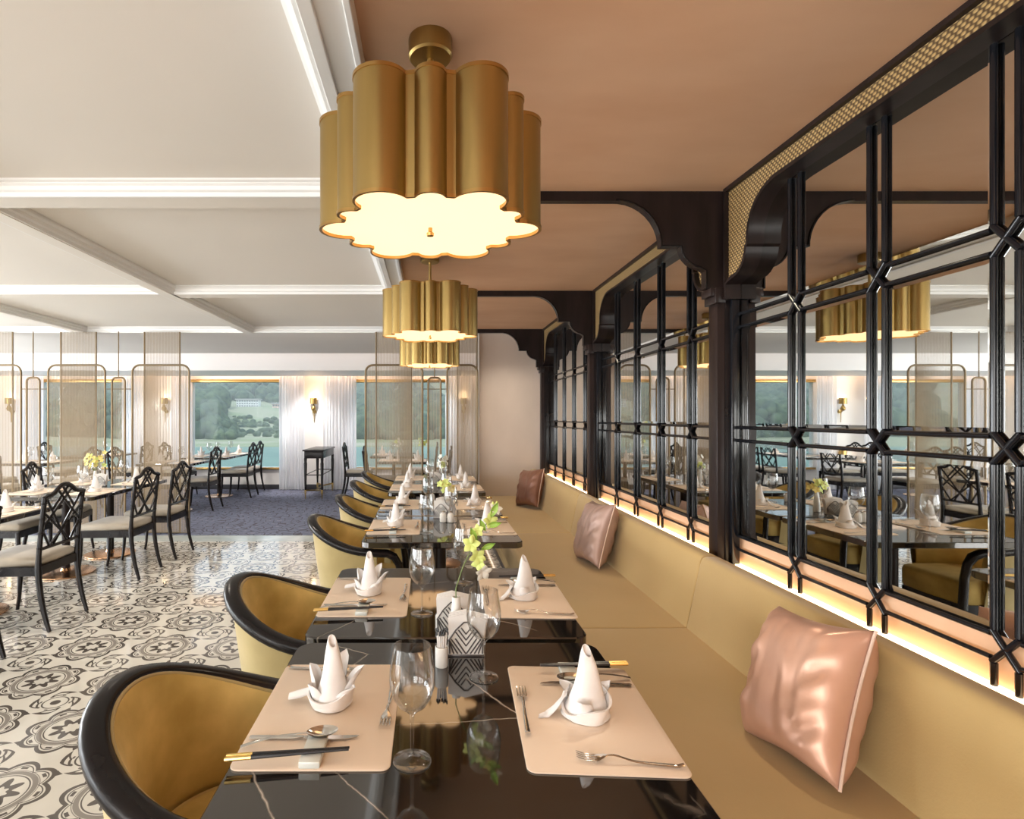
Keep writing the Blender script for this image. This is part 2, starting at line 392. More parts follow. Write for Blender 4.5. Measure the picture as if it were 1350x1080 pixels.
# ------------------------------------------------------------------ the shell
WX = 1.49            # mirror wall surface
WY = 11.1            # window wall
CZ = 2.53            # copper ceiling
st(MB().box(-9.6, 1.6, -4.1, 6.45, -0.12, 0).build('floor', 'tile'))
st(MB().box(-9.6, 1.6, 6.45, 6.78, -0.12, 0.002).build('trim_1', 'border'))
st(MB().box(-9.6, 1.6, 6.78, WY+0.1, -0.12, 0.006).build('floor', 'carpet'))
st(MB().box(-0.225, 1.6, -4.1, 6.97, CZ, CZ+0.1).build('ceiling', 'copper_plaster'))
# white coffered ceiling
st(MB().box(-9.7, -0.22, -4.1, 7.2, 2.565, 2.72).build('ceiling', 'ceiling_white'))
mb = MB()
yb = [-1.55, 0.57, 2.69, 4.81, 6.97]
xb = [-0.275, -2.25, -4.33, -6.41, -8.5]
for y in yb[:-1]: mb.box(-9.6, -0.215, y-0.01, y+0.12, 2.494, 2.605)
mb.box(-9.6, 1.6, 6.975, 9.19, 2.494, 2.62)
mb.box(-0.335, -0.215, -4.1, 7.0, 2.492, 2.605)
for x in xb[1:]: mb.box(x-0.05, x+0.05, -4.1, 7.0, 2.490, 2.605)
st(mb.build('ceiling', 'ceiling_white', smooth=False))
# stepped mouldings
def moulding(p0, p1, out, z0=2.494, z1=2.564, w=0.062):
    # p0->p1 along the beam, out = unit vector away from the beam
    prof = [(0, z0), (0.014, z0), (0.016, z0+0.02), (0.030, z0+0.026), (0.032, z0+0.045), (0.045, z0+0.052), (0.047, z0+0.056), (w, z1-0.008), (w, z1), (0, z1)]
    m = MB(); rows = []
    for p in (p0, p1): rows.append([(p[0]+out[0]*a, p[1]+out[1]*a, b) for a, b in prof])
    m.grid(rows, cv=True); return m
n_tr = 2
for y in (0.57, 2.69, 4.81, 6.985):
    a = moulding((-9.6, y-0.01), (-0.33, y-0.01), (0, -1))
    st(a.build('trim_%d' % n_tr, 'moulding_white', smooth=False)); n_tr += 1
for x in xb[1:4]:
    a = moulding((x+0.05, -4.1), (x+0.05, 7.0), (1, 0), w=0.048); b = moulding((x-0.05, -4.1), (x-0.05, 7.0), (-1, 0), w=0.048); a.merge(b.bm)
    st(a.build('trim_%d' % n_tr, 'moulding_white', smooth=False)); n_tr += 1
a = moulding((-0.335, -4.1), (-0.335, 7.0), (-1, 0))
a.box(-0.30, -0.20, -4.1, 6.97, 2.478, 2.496, 0.004); a.box(-0.215, -0.195, -4.1, 6.97, 2.47, 2.535, 0.003); a.box(-0.33, -0.29, -4.1, 6.97, 2.468, 2.486, 0.003)
st(a.build('trim_%d' % n_tr, 'moulding_white', smooth=False)); n_tr += 1
# ceiling by the windows: light recess, dropped pelmet box, curtain recess
mb = MB()
mb.box(-9.6, 1.6, 9.19, 9.50, 2.66, 2.72); mb.box(-9.6, 1.6, 9.17, 9.19, 2.494, 2.72)
mb.box(-9.6, 1.6, 9.50, 10.80, 2.235, 2.72)
mb.box(-9.6, 1.6, 10.80, WY+0.05, 2.44, 2.72)
st(mb.build('ceiling', 'moulding_white', smooth=False))
st(MB().box(-9.55, 1.5, 9.20, 9.23, 2.60, 2.62).build('trim_20', 'cove'))
st(MB().box(-9.55, 1.5, 10.81, 10.84, 2.36, 2.38).build('trim_21', 'cove_warm'))
# window wall (three windows in view)
WIN = [(-7.70, -5.85), (-4.70, -2.90), (-1.50, 0.42)]
WZ0, WZ1 = 0.44, 2.13
mb = MB(); xs = [-9.6]+[v for p in WIN for v in p]+[1.6]
for i in range(0, len(xs), 2): mb.box(xs[i], xs[i+1], WY, WY+0.12, 0, 2.5)
for a, b in WIN: mb.box(a, b, WY, WY+0.12, 0, WZ0); mb.box(a, b, WY, WY+0.12, WZ1, 2.5)
st(mb.build('wall_back', 'wall_white', smooth=False))
st(MB().box(-9.6, 1.5, WY-0.02, WY, 0.006, 0.10, 0.003).build('baseboard_back', 'base_black'))
for i, (a, b) in enumerate(WIN):
    m = MB()
    m.box(a-0.04, b+0.04, WY-0.03, WY+0.03, WZ0-0.045, WZ0, 0.005); m.box(a-0.04, b+0.04, WY-0.03, WY+0.03, WZ1, WZ1+0.06, 0.005)
    o = st(m.build('window_%d' % (i+1), 'gold_trim'))
    MB().box(a, b, WY+0.04, WY+0.05, WZ0, WZ1).build('window_pane', 'pane', o, smooth=False)
# walls out of view
mb = MB(); ys = [-4.1, -2.6, -0.6, 0.4, 2.4, 3.4, 5.4, 6.4, 8.4, WY+0.1]
for i in range(0, len(ys)-1, 2): mb.box(-9.7, -9.55, ys[i], ys[i+1], 0, 2.72)
for i in range(1, len(ys)-1, 2): mb.box(-9.7, -9.55, ys[i], ys[i+1], 0, 0.45); mb.box(-9.7, -9.55, ys[i], ys[i+1], 2.25, 2.72)
st(mb.build('wall_left', 'wall_white', smooth=False))
mb = MB(); xs = [-9.6, -8.2, -6.2, -5.4, -3.4, -2.6, -0.6, 1.6]
for i in range(0, len(xs)-1, 2): mb.box(xs[i], xs[i+1], -4.15, -4.0, 0, 2.72)
for i in range(1, len(xs)-1, 2): mb.box(xs[i], xs[i+1], -4.15, -4.0, 0, 0.45); mb.box(xs[i], xs[i+1], -4.15, -4.0, 2.25, 2.72)
st(mb.build('wall_rear', 'wall_white', smooth=False))
st(MB().box(WX+0.005, WX+0.14, -4.1, WY+0.1, 0, 2.72).build('wall_right', 'copper_plaster', smooth=False))
st(MB().box(0.63, WX+0.005, 6.95, 7.12, 0.006, 2.55).build('wall_end', 'wall_plaster', smooth=False))

# ------------------------------------------------------------------ mirror wall
BAY = [(-1.55, 0.57), (0.57, 2.69), (2.69, 4.81), (4.81, 6.93)]
def arch_profile(y0, y1):
    L = [(0, 2.00), (0.030, 2.00), (0.030, 2.068), (0.05, 2.076), (0.085, 2.084)] + \
        [(0.085+0.115*math.sin(math.radians(a)), 2.199-0.115*math.cos(math.radians(a))) for a in (15, 30, 45, 60, 75, 88)] + \
        [(0.212, 2.205), (0.214, 2.235)] + \
        [(0.214+0.20*(1-math.cos(math.radians(a))), 2.235+0.18*math.sin(math.radians(a))) for a in (10, 20, 30, 40, 50, 60, 70, 80, 90)]
    a = [(y0+u, z) for u, z in L]; b = [(y1-u, z) for u, z in L[::-1]]
    return a+b
BN = ['nearest', 'second', 'third', 'farthest']
for bi, (b0, b1) in enumerate(BAY[1:]):
    y0, y1 = b0+0.075, b1-0.022
    nm = ['nearest', 'middle', 'farthest'][bi]
    prof = arch_profile(y0, y1)
    t = empty('arched_mirror_frame', (0, 0, 0), label=f'black arched wall frame with woven rattan spandrel around the {nm} mirror bay', cat='wall panel', group='arched frames of the mirror wall')
    MB().ribbon(prof, YZ, 1.405, 1.478, 0.016).build('arch_frame', 'dark_wood', t, angle=30)
    po = []
    for q in range(len(prof)):
        A_, B_ = prof[max(q-1, 0)], prof[min(q+1, len(prof)-1)]; dx, dy = B_[0]-A_[0], B_[1]-A_[1]; LL = math.hypot(dx, dy)
        po.append((prof[q][0]-dy/LL*0.006, prof[q][1]+dx/LL*0.006))
    pol = [(y0-0.006, 2.515)]+po+[(y1+0.006, 2.515)]
    MB().prism(pol, YZ, 1.430, 1.440).build('rattan_insert', 'rattan', t, smooth=False)
    m = MB().box(1.41, 1.478, y0, y1, 2.512, 2.53); m.box(1.41, 1.478, y0, y0+0.012, 2.02, 2.512); m.box(1.41, 1.478, y1-0.012, y1, 2.02, 2.512)
    m.build('outer_frame', 'dark_wood', t, smooth=False)
    # mirror with lattice
    t = empty('lattice_mirror', (0, 0, 0), label=f'tall mirror behind black lattice in the {nm} bay of the wall', cat='mirror', group='lattice mirrors')
    MB().box(1.480, 1.488, y0, y1, 0.875, 2.46).build('mirror_glass', 'mirror', t, smooth=False)
    c = (b0+b1)/2-0.005; XL = 1.4718; g = 0.031; R = 0.0086
    Y = [c-0.615, c-0.205, c+0.205, c+0.615]; Z = [1.898, 1.359, 0.844]
    m = MB(); ZT = 2.41; ZB = 0.70
    def vbar(y, z0, z1): m.tube([(XL, y, z0), (XL, y, z1)], R, 8, sx=1.0)
    for y in Y:
        for s in (-1, 1):
            seq = [ZT]+[v for z in Z for v in (z+g+0.012, z-g-0.012)]+[ZB]
            for k in range(0, len(seq), 2): vbar(y+s*g, seq[k+1], seq[k])
    for z in Z:
        ends = [y0+0.0]+[v for y in Y for v in (y-g-0.008, y+g+0.008)]+[y1]
        for s in (-1, 1):
            for k in range(0, len(ends), 2): m.tube([(XL, ends[k], z+s*g), (XL, ends[k+1], z+s*g)], R*0.85, 8)
        for y in Y:
            for s in (-1, 1):
                m.tube([(XL, y-g-0.004, z-s*(g+0.010)), (XL, y+g+0.004, z+s*(g+0.010))], R*1.02, 8)
    for yy in (y0+0.010, y1-0.010): m.box(1.44, 1.478, yy-0.012, yy+0.012, ZB, 2.0, 0.003)
    m.build('lattice', 'lattice', t, angle=50)
    # bevelled strip edges of the mirror cells
    m = MB(); cols = [y0+0.02]+[v for y in Y for v in (y-g, y+g)]+[y1-0.02]; rws = [0.875+0.008, Z[1]-g, Z[1]+g, Z[0]-g, Z[0]+g, 2.44]
    for k in range(0, len(cols), 2):
        for q in range(0, len(rws), 2):
            a, b, c0, c1 = cols[k], cols[k+1], rws[q], rws[q+1]; e = 0.022; x0, x1 = 1.4797, 1.4780
            O = [(x0, a, c0), (x0, b, c0), (x0, b, c1), (x0, a, c1)]; I = [(x1, a+e, c0+e), (x1, b-e, c0+e), (x1, b-e, c1-e), (x1, a+e, c1-e)]
            m.grid([O, I], cv=True); m.bm.faces.new([m.bm.verts.new(p) for p in I])
    m.build('bevelled_mirror_panes', 'mirror', t, smooth=False)
led = MB().box(1.455, 1.485, -1.5, 6.9, 0.722, 0.742).build('led_strip', 'led'); tag(led, 'glowing warm light strip behind the banquette back below the mirrors', 'light strip')
# posts and arched beams
ORD = {0: 'overhead', 1: 'nearest', 2: 'second', 3: 'farthest'}
for k, y in enumerate((0.57, 2.69, 4.81, 6.905)):
    P = [(-0.20, CZ), (WX, CZ), (WX, 2.06), (1.335, 2.06), (1.335, 2.145)] + \
        [(1.335-0.115*math.sin(math.radians(a))*1.0-0.005, 2.145+0.012+0.115*(1-math.cos(math.radians(a)))) for a in (10, 25, 40, 55, 70, 85)] + \
        [(1.205, 2.262), (1.130, 2.262), (1.120, 2.262)] + \
        [(0.905+0.215*math.cos(math.radians(a))-0.0, 2.268+0.216*math.sin(math.radians(a))) for a in (5, 15, 25, 35, 45, 55, 65, 75, 85, 90)] + [(-0.20, 2.484)]
    t = empty('arched_beam', (0, 0, 0), label=f'{ORD[k]} black wooden beam with curved corner bracket across the copper ceiling', cat='beam', group='arched beams')
    MB().prism(P[::-1], XZ, y-0.0, y+0.04).build('beam_panel', 'dark_wood', t, smooth=False)
    MB().ribbon([(a, b) for a, b in P[3:-1]], XZ, y-0.008, y+0.0, -0.007).build('bead_edge', 'wood', t, smooth=False)
    t2 = empty('wooden_post', (1.44, y+0.03 if k < 3 else 6.90, 0), label=f'black wooden post under the {ORD[k]} ceiling beam beside the mirrors', cat='post', group='posts of the mirror wall')
    m = MB().box(1.385-1.44, 1.478-1.44, -0.045, 0.038, 0.0, 2.06, 0.004); m.build('post_shaft', 'dark_wood', t2)
    m = MB().box(1.42-1.44, 1.478-1.44, -0.052, -0.044, 0.0, 2.0, 0.002); m.box(1.42-1.44, 1.478-1.44, 0.037, 0.045, 0.0, 2.0, 0.002); m.build('post_edge', 'wood', t2)
    m = MB().box(-0.070, -0.02, -0.060, 0.052, 1.985, 2.06, 0.004); m.box(-0.090, -0.055, -0.050, 0.042, 2.02, 2.06, 0.004); m.build('bracket', 'dark_wood', t2)

# ------------------------------------------------------------------ banquette
SEC = [(-1.65, 0.47), (0.47, 2.59), (2.59, 4.71), (4.71, 6.94)]
for i, (a, b) in enumerate(SEC[1:]):
    t = empty('banquette', (0, (a+b)/2, 0), label=['mustard banquette section nearest the camera holding the rose satin cushion', 'middle mustard banquette section holding the mauve cushion', 'far mustard banquette section against the plaster wall with the brown cushion'][i], cat='banquette', group='mustard banquette')
    h = (b-a)/2-0.002
    # seat: rounded slab
    def slab(prof, y0, y1, e=0.012):
        cx = sum(p[0] for p in prof)/len(prof); cz = sum(p[1] for p in prof)/len(prof)
        rows = []
        for y, s in ((y0, 0.0), (y0, 1), (y0+e*0.3, 0), (y0+e, 0), (y1-e, 0), (y1-e*0.3, 0), (y1, 1)):
            pass
        rows = []
        for y, ins in ((y0, e), (y0+e*0.3, e*0.3), (y0+e, 0), (y1-e, 0), (y1-e*0.3, e*0.3), (y1, e)):
            r = []
            for px, pz in prof:
                dx, dz = cx-px, cz-pz; L = math.hypot(dx, dz); r.append((px+dx/L*ins, y, pz+dz/L*ins))
            rows.append(r)
        m = MB(); vv = m.grid(rows, cv=True); m.bm.faces.new(vv[0][::-1]); m.bm.faces.new(vv[-1]); return m
    seat = arc(0.66, 0.42, 0.04, 90, 180, 5)+[(0.62, 0.30), (1.30, 0.30), (1.30, 0.455), (1.20, 0.462)]
    slab(seat, -h, h).build('seat', 'bench', t)
    back = [(1.195, 0.455), (1.205, 0.50), (1.258, 0.76)]+[(1.29+0.028*math.cos(math.radians(q)), 0.768+0.028*math.sin(math.radians(q))) for q in (165, 135, 110, 90)]+[(1.335, 0.795), (1.355, 0.785), (1.36, 0.76), (1.36, 0.44)]
    slab(back, -h, h).build('backrest', 'bench', t)
    MB().box(0.66, 1.36, -h, h, 0.14, 0.30).build('plinth', 'bench', t, smooth=False)
    MB().box(0.70, 1.36, -h, h, 0.0, 0.14).build('toe_kick', 'dark_wood', t, smooth=False)
    MB().box(0.675, 0.69, -h, h, 0.120, 0.135).build('toe_light', 'led_toe', t, smooth=False)

# ------------------------------------------------------------------ cushions
def cushion(name, W, H, T, mat, loc, rot, label, piping=True, seed=0):
    t = empty(name, loc, label=label, cat='cushion', group='satin cushions on the banquette'); t.rotation_euler = (Matrix.Rotation(rot[2], 3, 'Z') @ Matrix.Rotation(rot[0], 3, 'X') @ Matrix.Rotation(rot[1], 3, 'Y')).to_euler()
    N = 44; m = MB(); rnd = seed*7.3
    def pt(i, j, s):
        u = -1+2*i/N; v = -1+2*j/N
        th = T*(max(0, (1-u**4)*(1-v**4))**0.55)*0.5
        k = 1-0.07*(1-abs(v)**2)*abs(u)**3*0.9; q = 1-0.09*(1-abs(u)**2)*abs(v)**3
        wr = noise.noise(Vector((u*2.2+rnd, v*2.2, s*3)))*0.007+noise.noise(Vector((u*5+rnd, v*1.5, s*5)))*0.006
        e = (1-u**6)*(1-v**6)
        fold = (0.007*math.sin(v*8+u*7+rnd)+0.006*math.sin(v*17+rnd*2+u*11))*max(0, abs(u)-0.45)*(1-abs(u))*9
        return (u*W/2*k, s*(th+(wr+fold)*e), v*H/2*q+H/2)
    for s in (-1, 1): m.grid([[pt(i, j, s) for j in range(N+1)] for i in range(N+1)])
    m.build('cover', mat, t, angle=80)
    if piping:
        pts = [pt(0, j, 1) for j in range(0, N+1)]
        MB().tube([(p[0]-0.004, 0, p[2]) for p in pts], 0.0042, 8).build('piping', 'piping', t)
    return t
# local x runs along the bench, z up the back, y = thickness
cushion('satin_cushion', 0.350, 0.415, 0.20, 'rose_satin', (1.02, 1.585, 0.466), (math.radians(22), math.radians(9), math.radians(90+3)), 'large rose satin cushion leaning on the nearest banquette section', seed=1)
cushion('satin_cushion', 0.38, 0.42, 0.18, 'mauve_satin', (1.06, 3.72, 0.465), (math.radians(17), math.radians(5), math.radians(90+4)), 'crumpled mauve satin cushion leaning on the middle banquette section', seed=2)
cushion('satin_cushion', 0.40, 0.42, 0.16, 'brown_satin', (1.06, 6.02, 0.470), (math.radians(16), math.radians(7), math.radians(90+22)), 'dark copper brown cushion in the far corner of the banquette', seed=3)

# ------------------------------------------------------------------ pendant lamps
def lamp_outline(n=360):
    out = []
    cs = [(0.247, 30+60*k, 0.070) for k in range(6)]+[(0.243, 60*k, 0.0375) for k in range(6)]
    for i in range(n):
        a = 2*PI*i/n; best = 0.252
        for R, d, r in cs:
            da = math.radians(d)-a; p = R*math.cos(da); q = R*math.sin(da)
            if p > 0 and abs(q) < r: best = max(best, p+math.sqrt(r*r-q*q))
        out.append((best*math.cos(a), best*math.sin(a)))
    return out
def lamp(loc, label):
    if 'lamp' in KIDS: return dup(KIDS['lamp'], loc, label=label)
    t = empty('pendant_lamp', loc, label=label, cat='ceiling lamp', group='scalloped brass pendant lamps'); KIDS['lamp'] = t
    o = lamp_outline(); rot = PI/2
    o = [(x*math.cos(rot)-y*math.sin(rot), x*math.sin(rot)+y*math.cos(rot)) for x, y in o]
    zb, zt = -0.55, -0.245
    def ring(s, z, inset=0): return [(x*(1-inset/math.hypot(x, y))*s, y*(1-inset/math.hypot(x, y))*s, z) for x, y in o]
    m = MB(); m.grid([ring(1, zt), ring(1, zb)], cv=True); m.grid([ring(1, zt, 0.004), ring(1, zb, 0.004)], cv=True)
    m.build('scalloped_shade', 'gold', t, angle=30)
    m = MB()
    for z0, z1 in ((zb-0.003, zb+0.006), (zt-0.006, zt+0.003)): m.grid([ring(1, z0, -0.0025), ring(1, z1, -0.0025), ring(1, z1, 0.006), ring(1, z0, 0.006)], cu=True, cv=True)
    m.build('rim', 'gold_trim', t, angle=30)
    m = MB(); v = [m.bm.verts.new(p) for p in ring(1, zb+0.006, 0.005)]; m.bm.faces.new(v); m.build('diffuser', 'lamp_glow', t, smooth=False)
    m = MB(); v = [m.bm.verts.new(p) for p in ring(1, zt-0.004, 0.004)]; m.bm.faces.new(v); m.build('top_plate', 'gold', t, smooth=False)
    MB().lathe([(0.001, -0.022), (0.010, -0.020), (0.011, -0.012), (0.006, -0.008), (0.006, 0.010), (0.001, 0.012)], 20, (0, 0, zb+0.003)).build('finial', 'gold_trim', t)
    MB().lathe([(0.062, 0.0), (0.063, -0.004), (0.063, -0.05), (0.058, -0.056), (0.012, -0.058)], 40).build('canopy', 'gold', t)
    MB().bar((0, 0, -0.05), (0, 0, zt), 0.009, 14).build('rod', 'gold', t)
    return t
lamp((0.005, 1.61, CZ), 'nearest scalloped brass drum lamp hanging over the first two tables')
lamp((0.010, 3.73, CZ), 'middle scalloped brass drum lamp hanging over the third and fourth tables')
lamp((0.010, 5.87, CZ), 'smallest farthest scalloped brass drum lamp hanging before the string screens')

# ------------------------------------------------------------------ tables
TH = 0.035
def table(name, x0, x1, y0, y1, label, group, ped='dark_wood', base='copper_base', rc=0.05):
    cx, cy = (x0+x1)/2, (y0+y1)/2
    t = empty(name, (cx, cy, 0), label=label, cat='table', group=group)
    hw, hd = (x1-x0)/2, (y1-y0)/2
    rows = []
    for z, i in ((0.715, 0.004), (0.719, 0.0), (0.746, 0.0), (0.75, 0.004)):
        rows.append([(a, b, z) for a, b in roundrect(-hw+i, hw-i, -hd+i, hd-i, rc, 8)])
    m = MB(); vv = m.grid(rows, cv=True); m.bm.faces.new(vv[0][::-1]); m.bm.faces.new(vv[-1]); m.build('tabletop', 'marble', t, angle=25)
    MB().lathe([(0.034, 0.02), (0.034, 0.70), (0.09, 0.702), (0.09, 0.715)], 28).build('pedestal', ped, t)
    MB().lathe([(0.235, 0.0), (0.24, 0.004), (0.24, 0.012), (0.20, 0.020), (0.045, 0.028), (0.034, 0.05)], 48).build('base', base, t)
    return t
ROWT = [(0.90, 1.707), (1.742, 2.548), (3.07, 3.87), (3.90, 4.70), (5.07, 5.87), (5.90, 6.70)]
ON = ['nearest', 'second', 'third', 'fourth', 'fifth', 'sixth']
for i, (a, b) in enumerate(ROWT):
    table('marble_table', -0.395+(0.02 if i > 1 else 0), 0.505+(0.02 if i > 1 else 0), a, b, f'black marble table, {ON[i]} in the row along the banquette', 'marble tables along the banquette')

# ------------------------------------------------------------------ tableware prototypes
def mat_proto():
    rows = [[(a, b, z) for a, b in roundrect(-0.158+i, 0.158-i, -0.231+i, 0.231-i, 0.018, 5)] for z, i in ((0, 0.001), (0.001, 0), (0.003, 0), (0.004, 0.0015))]
    m = MB(); vv = m.grid(rows, cv=True); m.bm.faces.new(vv[0][::-1]); m.bm.faces.new(vv[-1])
    return tag(m.build('placemat', 'mat', angle=30), 'x', 'placemat')
def fork_proto(L=0.205):
    m = MB()
    def h(x): return 0.004+0.010*math.exp(-((x-0.135)/0.03)**2)+(0.004 if x < 0.01 else 0)
    rows = []
    for i in range(15):
        x = L*0.70*i/14; wv = 0.0060-0.0030*min(1, i/11); z = h(x)
        rows.append([(x, -wv, z), (x, -wv*0.5, z+0.0016), (x, wv*0.5, z+0.0016), (x, wv, z), (x, 0, z-0.0012)])
    hx = L*0.70
    for x, wv, z in ((hx+0.008, 0.007, h(hx)-0.002), (hx+0.018, 0.0115, h(hx)-0.006), (hx+0.026, 0.0125, h(hx)-0.008)):
        rows.append([(x, -wv, z), (x, -wv*0.5, z+0.0004), (x, wv*0.5, z+0.0004), (x, wv, z), (x, 0, z-0.0016)])
    vv = m.grid(rows, cv=True); m.bm.faces.new(vv[0][::-1]); m.bm.faces.new(vv[-1])
    for k in range(4):
        y = -0.0105+0.007*k
        m.tube([(hx+0.022, y, h(hx)-0.008), (hx+0.040, y, h(hx)-0.0085), (L-0.006, y, h(hx)-0.005), (L, y*0.96, h(hx)-0.002)], [0.0022, 0.0018, 0.0013, 0.0006], 6)
    return tag(m.build('fork', 'steel', angle=60), 'x', 'fork')
def knife_proto():
    m = MB(); rows = []
    for x, wv, tz in ((0, 0.004, 0.003), (0.004, 0.0065, 0.0045), (0.10, 0.0055, 0.0045), (0.115, 0.0045, 0.004)):
        rows.append([(x, -wv, 0.004), (x, -wv*0.6, 0.004+tz/2), (x, wv*0.6, 0.004+tz/2), (x, wv, 0.004), (x, wv*0.6, 0.0038-tz/2+0.001), (x, -wv*0.6, 0.0038-tz/2+0.001)])
    vv = m.grid(rows, cv=True); m.bm.faces.new(vv[0][::-1]); m.bm.faces.new(vv[-1])
    k = MB(); out = [(0.113, -0.003), (0.125, -0.008), (0.17, -0.009), (0.205, -0.007), (0.228, 0.0), (0.232, 0.006), (0.125, 0.006), (0.113, 0.003)]
    t = empty('knife', label='x', cat='knife'); m.build('handle', 'steel', t)
    k.prism(out, XY, 0.0030, 0.0048); k.build('blade', 'steel', t, smooth=False)
    return t
def spoon_proto():
    m = MB(); rows = []
    for i in range(14):
        f = i/13; x = 0.135*f; wv = 0.0058-0.003*f; z = 0.006+0.013*f+0.006*math.sin(f*PI)
        rows.append([(x, -wv, z), (x, 0, z+0.0018), (x, wv, z), (x, 0, z-0.0015)])
    vv = m.grid(rows, cv=True); m.bm.faces.new(vv[0][::-1]); m.bm.faces.new(vv[-1])
    bw, bl = 0.021, 0.033; cx = 0.133+bl
    for s in (0, 1):
        R = []
        for i in range(7):
            f = i/6; rr = math.sin(f*PI/2)
            R.append([(cx+bl*rr*math.cos(2*PI*k/24), bw*rr*math.sin(2*PI*k/24), 0.021-0.011*(1-rr*rr)-0.0010*s) for k in range(24)])
        m.grid(R, cv=True)
    return tag(m.build('spoon', 'steel', angle=70), 'x', 'spoon')
def chop_proto():
    t = empty('chopstick', label='x', cat='chopstick')
    MB().tube([(0.05, 0, 0.0185), (0.24, 0, 0.0195)], [0.0042, 0.0024], 8).build('shaft', 'chop', t)
    MB().tube([(0, 0, 0.018), (0.05, 0, 0.0185)], [0.0044, 0.0043], 8).build('gold_end', 'brass_end', t)
    return t
def rest_proto():
    m = MB().box(-0.021, 0.021, -0.048, 0.048, 0, 0.0140, 0.003)
    return tag(m.build('chopstick_rest', 'rest'), 'x', 'chopstick rest')
def napkin_proto(kind):
    t = empty('folded_napkin', label='x', cat='napkin')
    m = MB(); n = 40; rows = []
    for i in range(17):
        f = i/16; z = 0.004+0.146*f
        r = (0.040 if kind == 0 else 0.046)*(1-f)**0.9*(1-(0.30 if kind == 0 else 0.20)*math.sin(f*PI))+0.0098
        bx = 0.004*math.sin(f*2.4); row = []
        for k in range(n):
            a = 2*PI*k/n
            seam = 0.10*math.exp(-(((a-1.2-f*1.6+PI) % (2*PI)-PI)/0.35)**2)+0.04*math.sin(3*a+f*4)
            tip = 0.012*f**6*math.cos(a-2.0)
            row.append((bx+r*(1+seam)*math.cos(a), r*(1+seam)*math.sin(a)*(1 if kind == 0 else 0.8), z+tip))
        rows.append(row)
    for i in range(6):                        # hollow tip folded inward
        f = 1-0.06*i; r = 0.0085-0.0011*i
        rows.append([(0.004*math.sin(f*2.4)+r*math.cos(2*PI*k/n), r*math.sin(2*PI*k/n), 0.004+0.146*f+0.012*f**6*math.cos(2*PI*k/n-2.0)) for k in range(n)])
    m.grid(rows, cv=True); m.build('cone', 'linen', t, angle=80)
    m = MB(); rows = []
    def hh(a):
        return 0.038+0.010*math.cos(a-1.0)+0.006*math.cos(2*a+0.6) if kind == 0 else 0.036+0.014*math.cos(a-0.7)+0.006*math.sin(3*a)
    for i in range(8):
        f = i/7
        rows.append([((0.046+0.010*f+0.002*math.sin(5*2*PI*k/48+f*3))*math.cos(2*PI*k/48), (0.046+0.009*f+0.0015*math.sin(4*2*PI*k/48))*math.sin(2*PI*k/48), 0.001+hh(2*PI*k/48)*f) for k in range(48)])
    for i in range(6):
        f = 1-i/6
        rows.append([((0.040+0.012*f)*math.cos(2*PI*k/48), (0.040+0.011*f)*math.sin(2*PI*k/48), 0.001+hh(2*PI*k/48)*f+0.001) for k in range(48)])
    m.grid(rows, cv=True); m.build('wrapped_band', 'linen', t, angle=80)
    def petal(m, a, L, wd, lean, r0=0.044, z0=0.012, curl=0.3):
        for s in (0, 1):
            rows = []
            for i in range(11):
                f = i/10; wv = wd*max(0, 1-f**6)**0.5*(1-0.30*f)+0.0012
                rr = r0+L*f*math.sin(lean*f+0.1)+0.0015*s; z = z0+L*f*math.cos(lean*f*0.9)
                row = []
                for j in range(-4, 5):
                    q = j/4; an = a+q*wv/max(rr, 0.03); c = rr-curl*wv*q*q*1.6
                    row.append((c*math.cos(an), c*math.sin(an), z))
                rows.append(row)
            m.grid(rows)
    m = MB()
    if kind == 0:
        for q in ((2.85, 0.078, 0.030, 0.06), (0.10, 0.080, 0.030, 0.34), (-0.55, 0.050, 0.030, 0.50), (1.2, 0.092, 0.030, 0.22), (3.6, 0.046, 0.032, 0.15)):
            m = MB(); petal(m, *q); m.build('upright_fold', 'linen', t, angle=80)
        m = MB(); rows = []                 # flat tail laid to one side
        for s in (0, 1):
            rr = []
            for i in range(8):
                f = i/7; x = -0.045-0.058*f; w2 = 0.012+0.008*math.sin(f*PI)
                rr.append([(x, 0.0+w2*q/3+0.010, 0.030+0.004*math.cos(q)+0.0-0.016*f+0.003*s) for q in range(-3, 4)])
            m.grid(rr)
        m.build('loose_tail', 'linen', t, angle=80)
    else:
        for q in ((0.5, 0.058, 0.026, 0.4), (2.2, 0.050, 0.030, 0.7), (4.4, 0.048, 0.030, 0.35)):
            m = MB(); petal(m, *q); m.build('upright_fold', 'linen', t, angle=80)
        m = MB(); A = [(-0.030, 0.038, 0.05), (-0.050, 0.010, 0.040), (-0.085, 0.0, 0.010), (-0.108, -0.012, 0.002)]
        for s in (0, 1):
            rr = []
            for i in range(9):
                f = i/8*3; k = min(2, int(f)); u = f-k; p = [A[k][c]*(1-u)+A[k+1][c]*u for c in range(3)]
                wv = 0.034*(1-i/8*0.75)
                rr.append([(p[0]+0.35*wv*q/3, p[1]+wv*q/3*0.9, max(0.0015, p[2]-0.010*abs(q/3)+0.003*math.sin(q*2+i))+0.002*s) for q in range(-3, 4)])
            m.grid(rr)
        m.build('loose_tail', 'linen', t, angle=80)
    return t
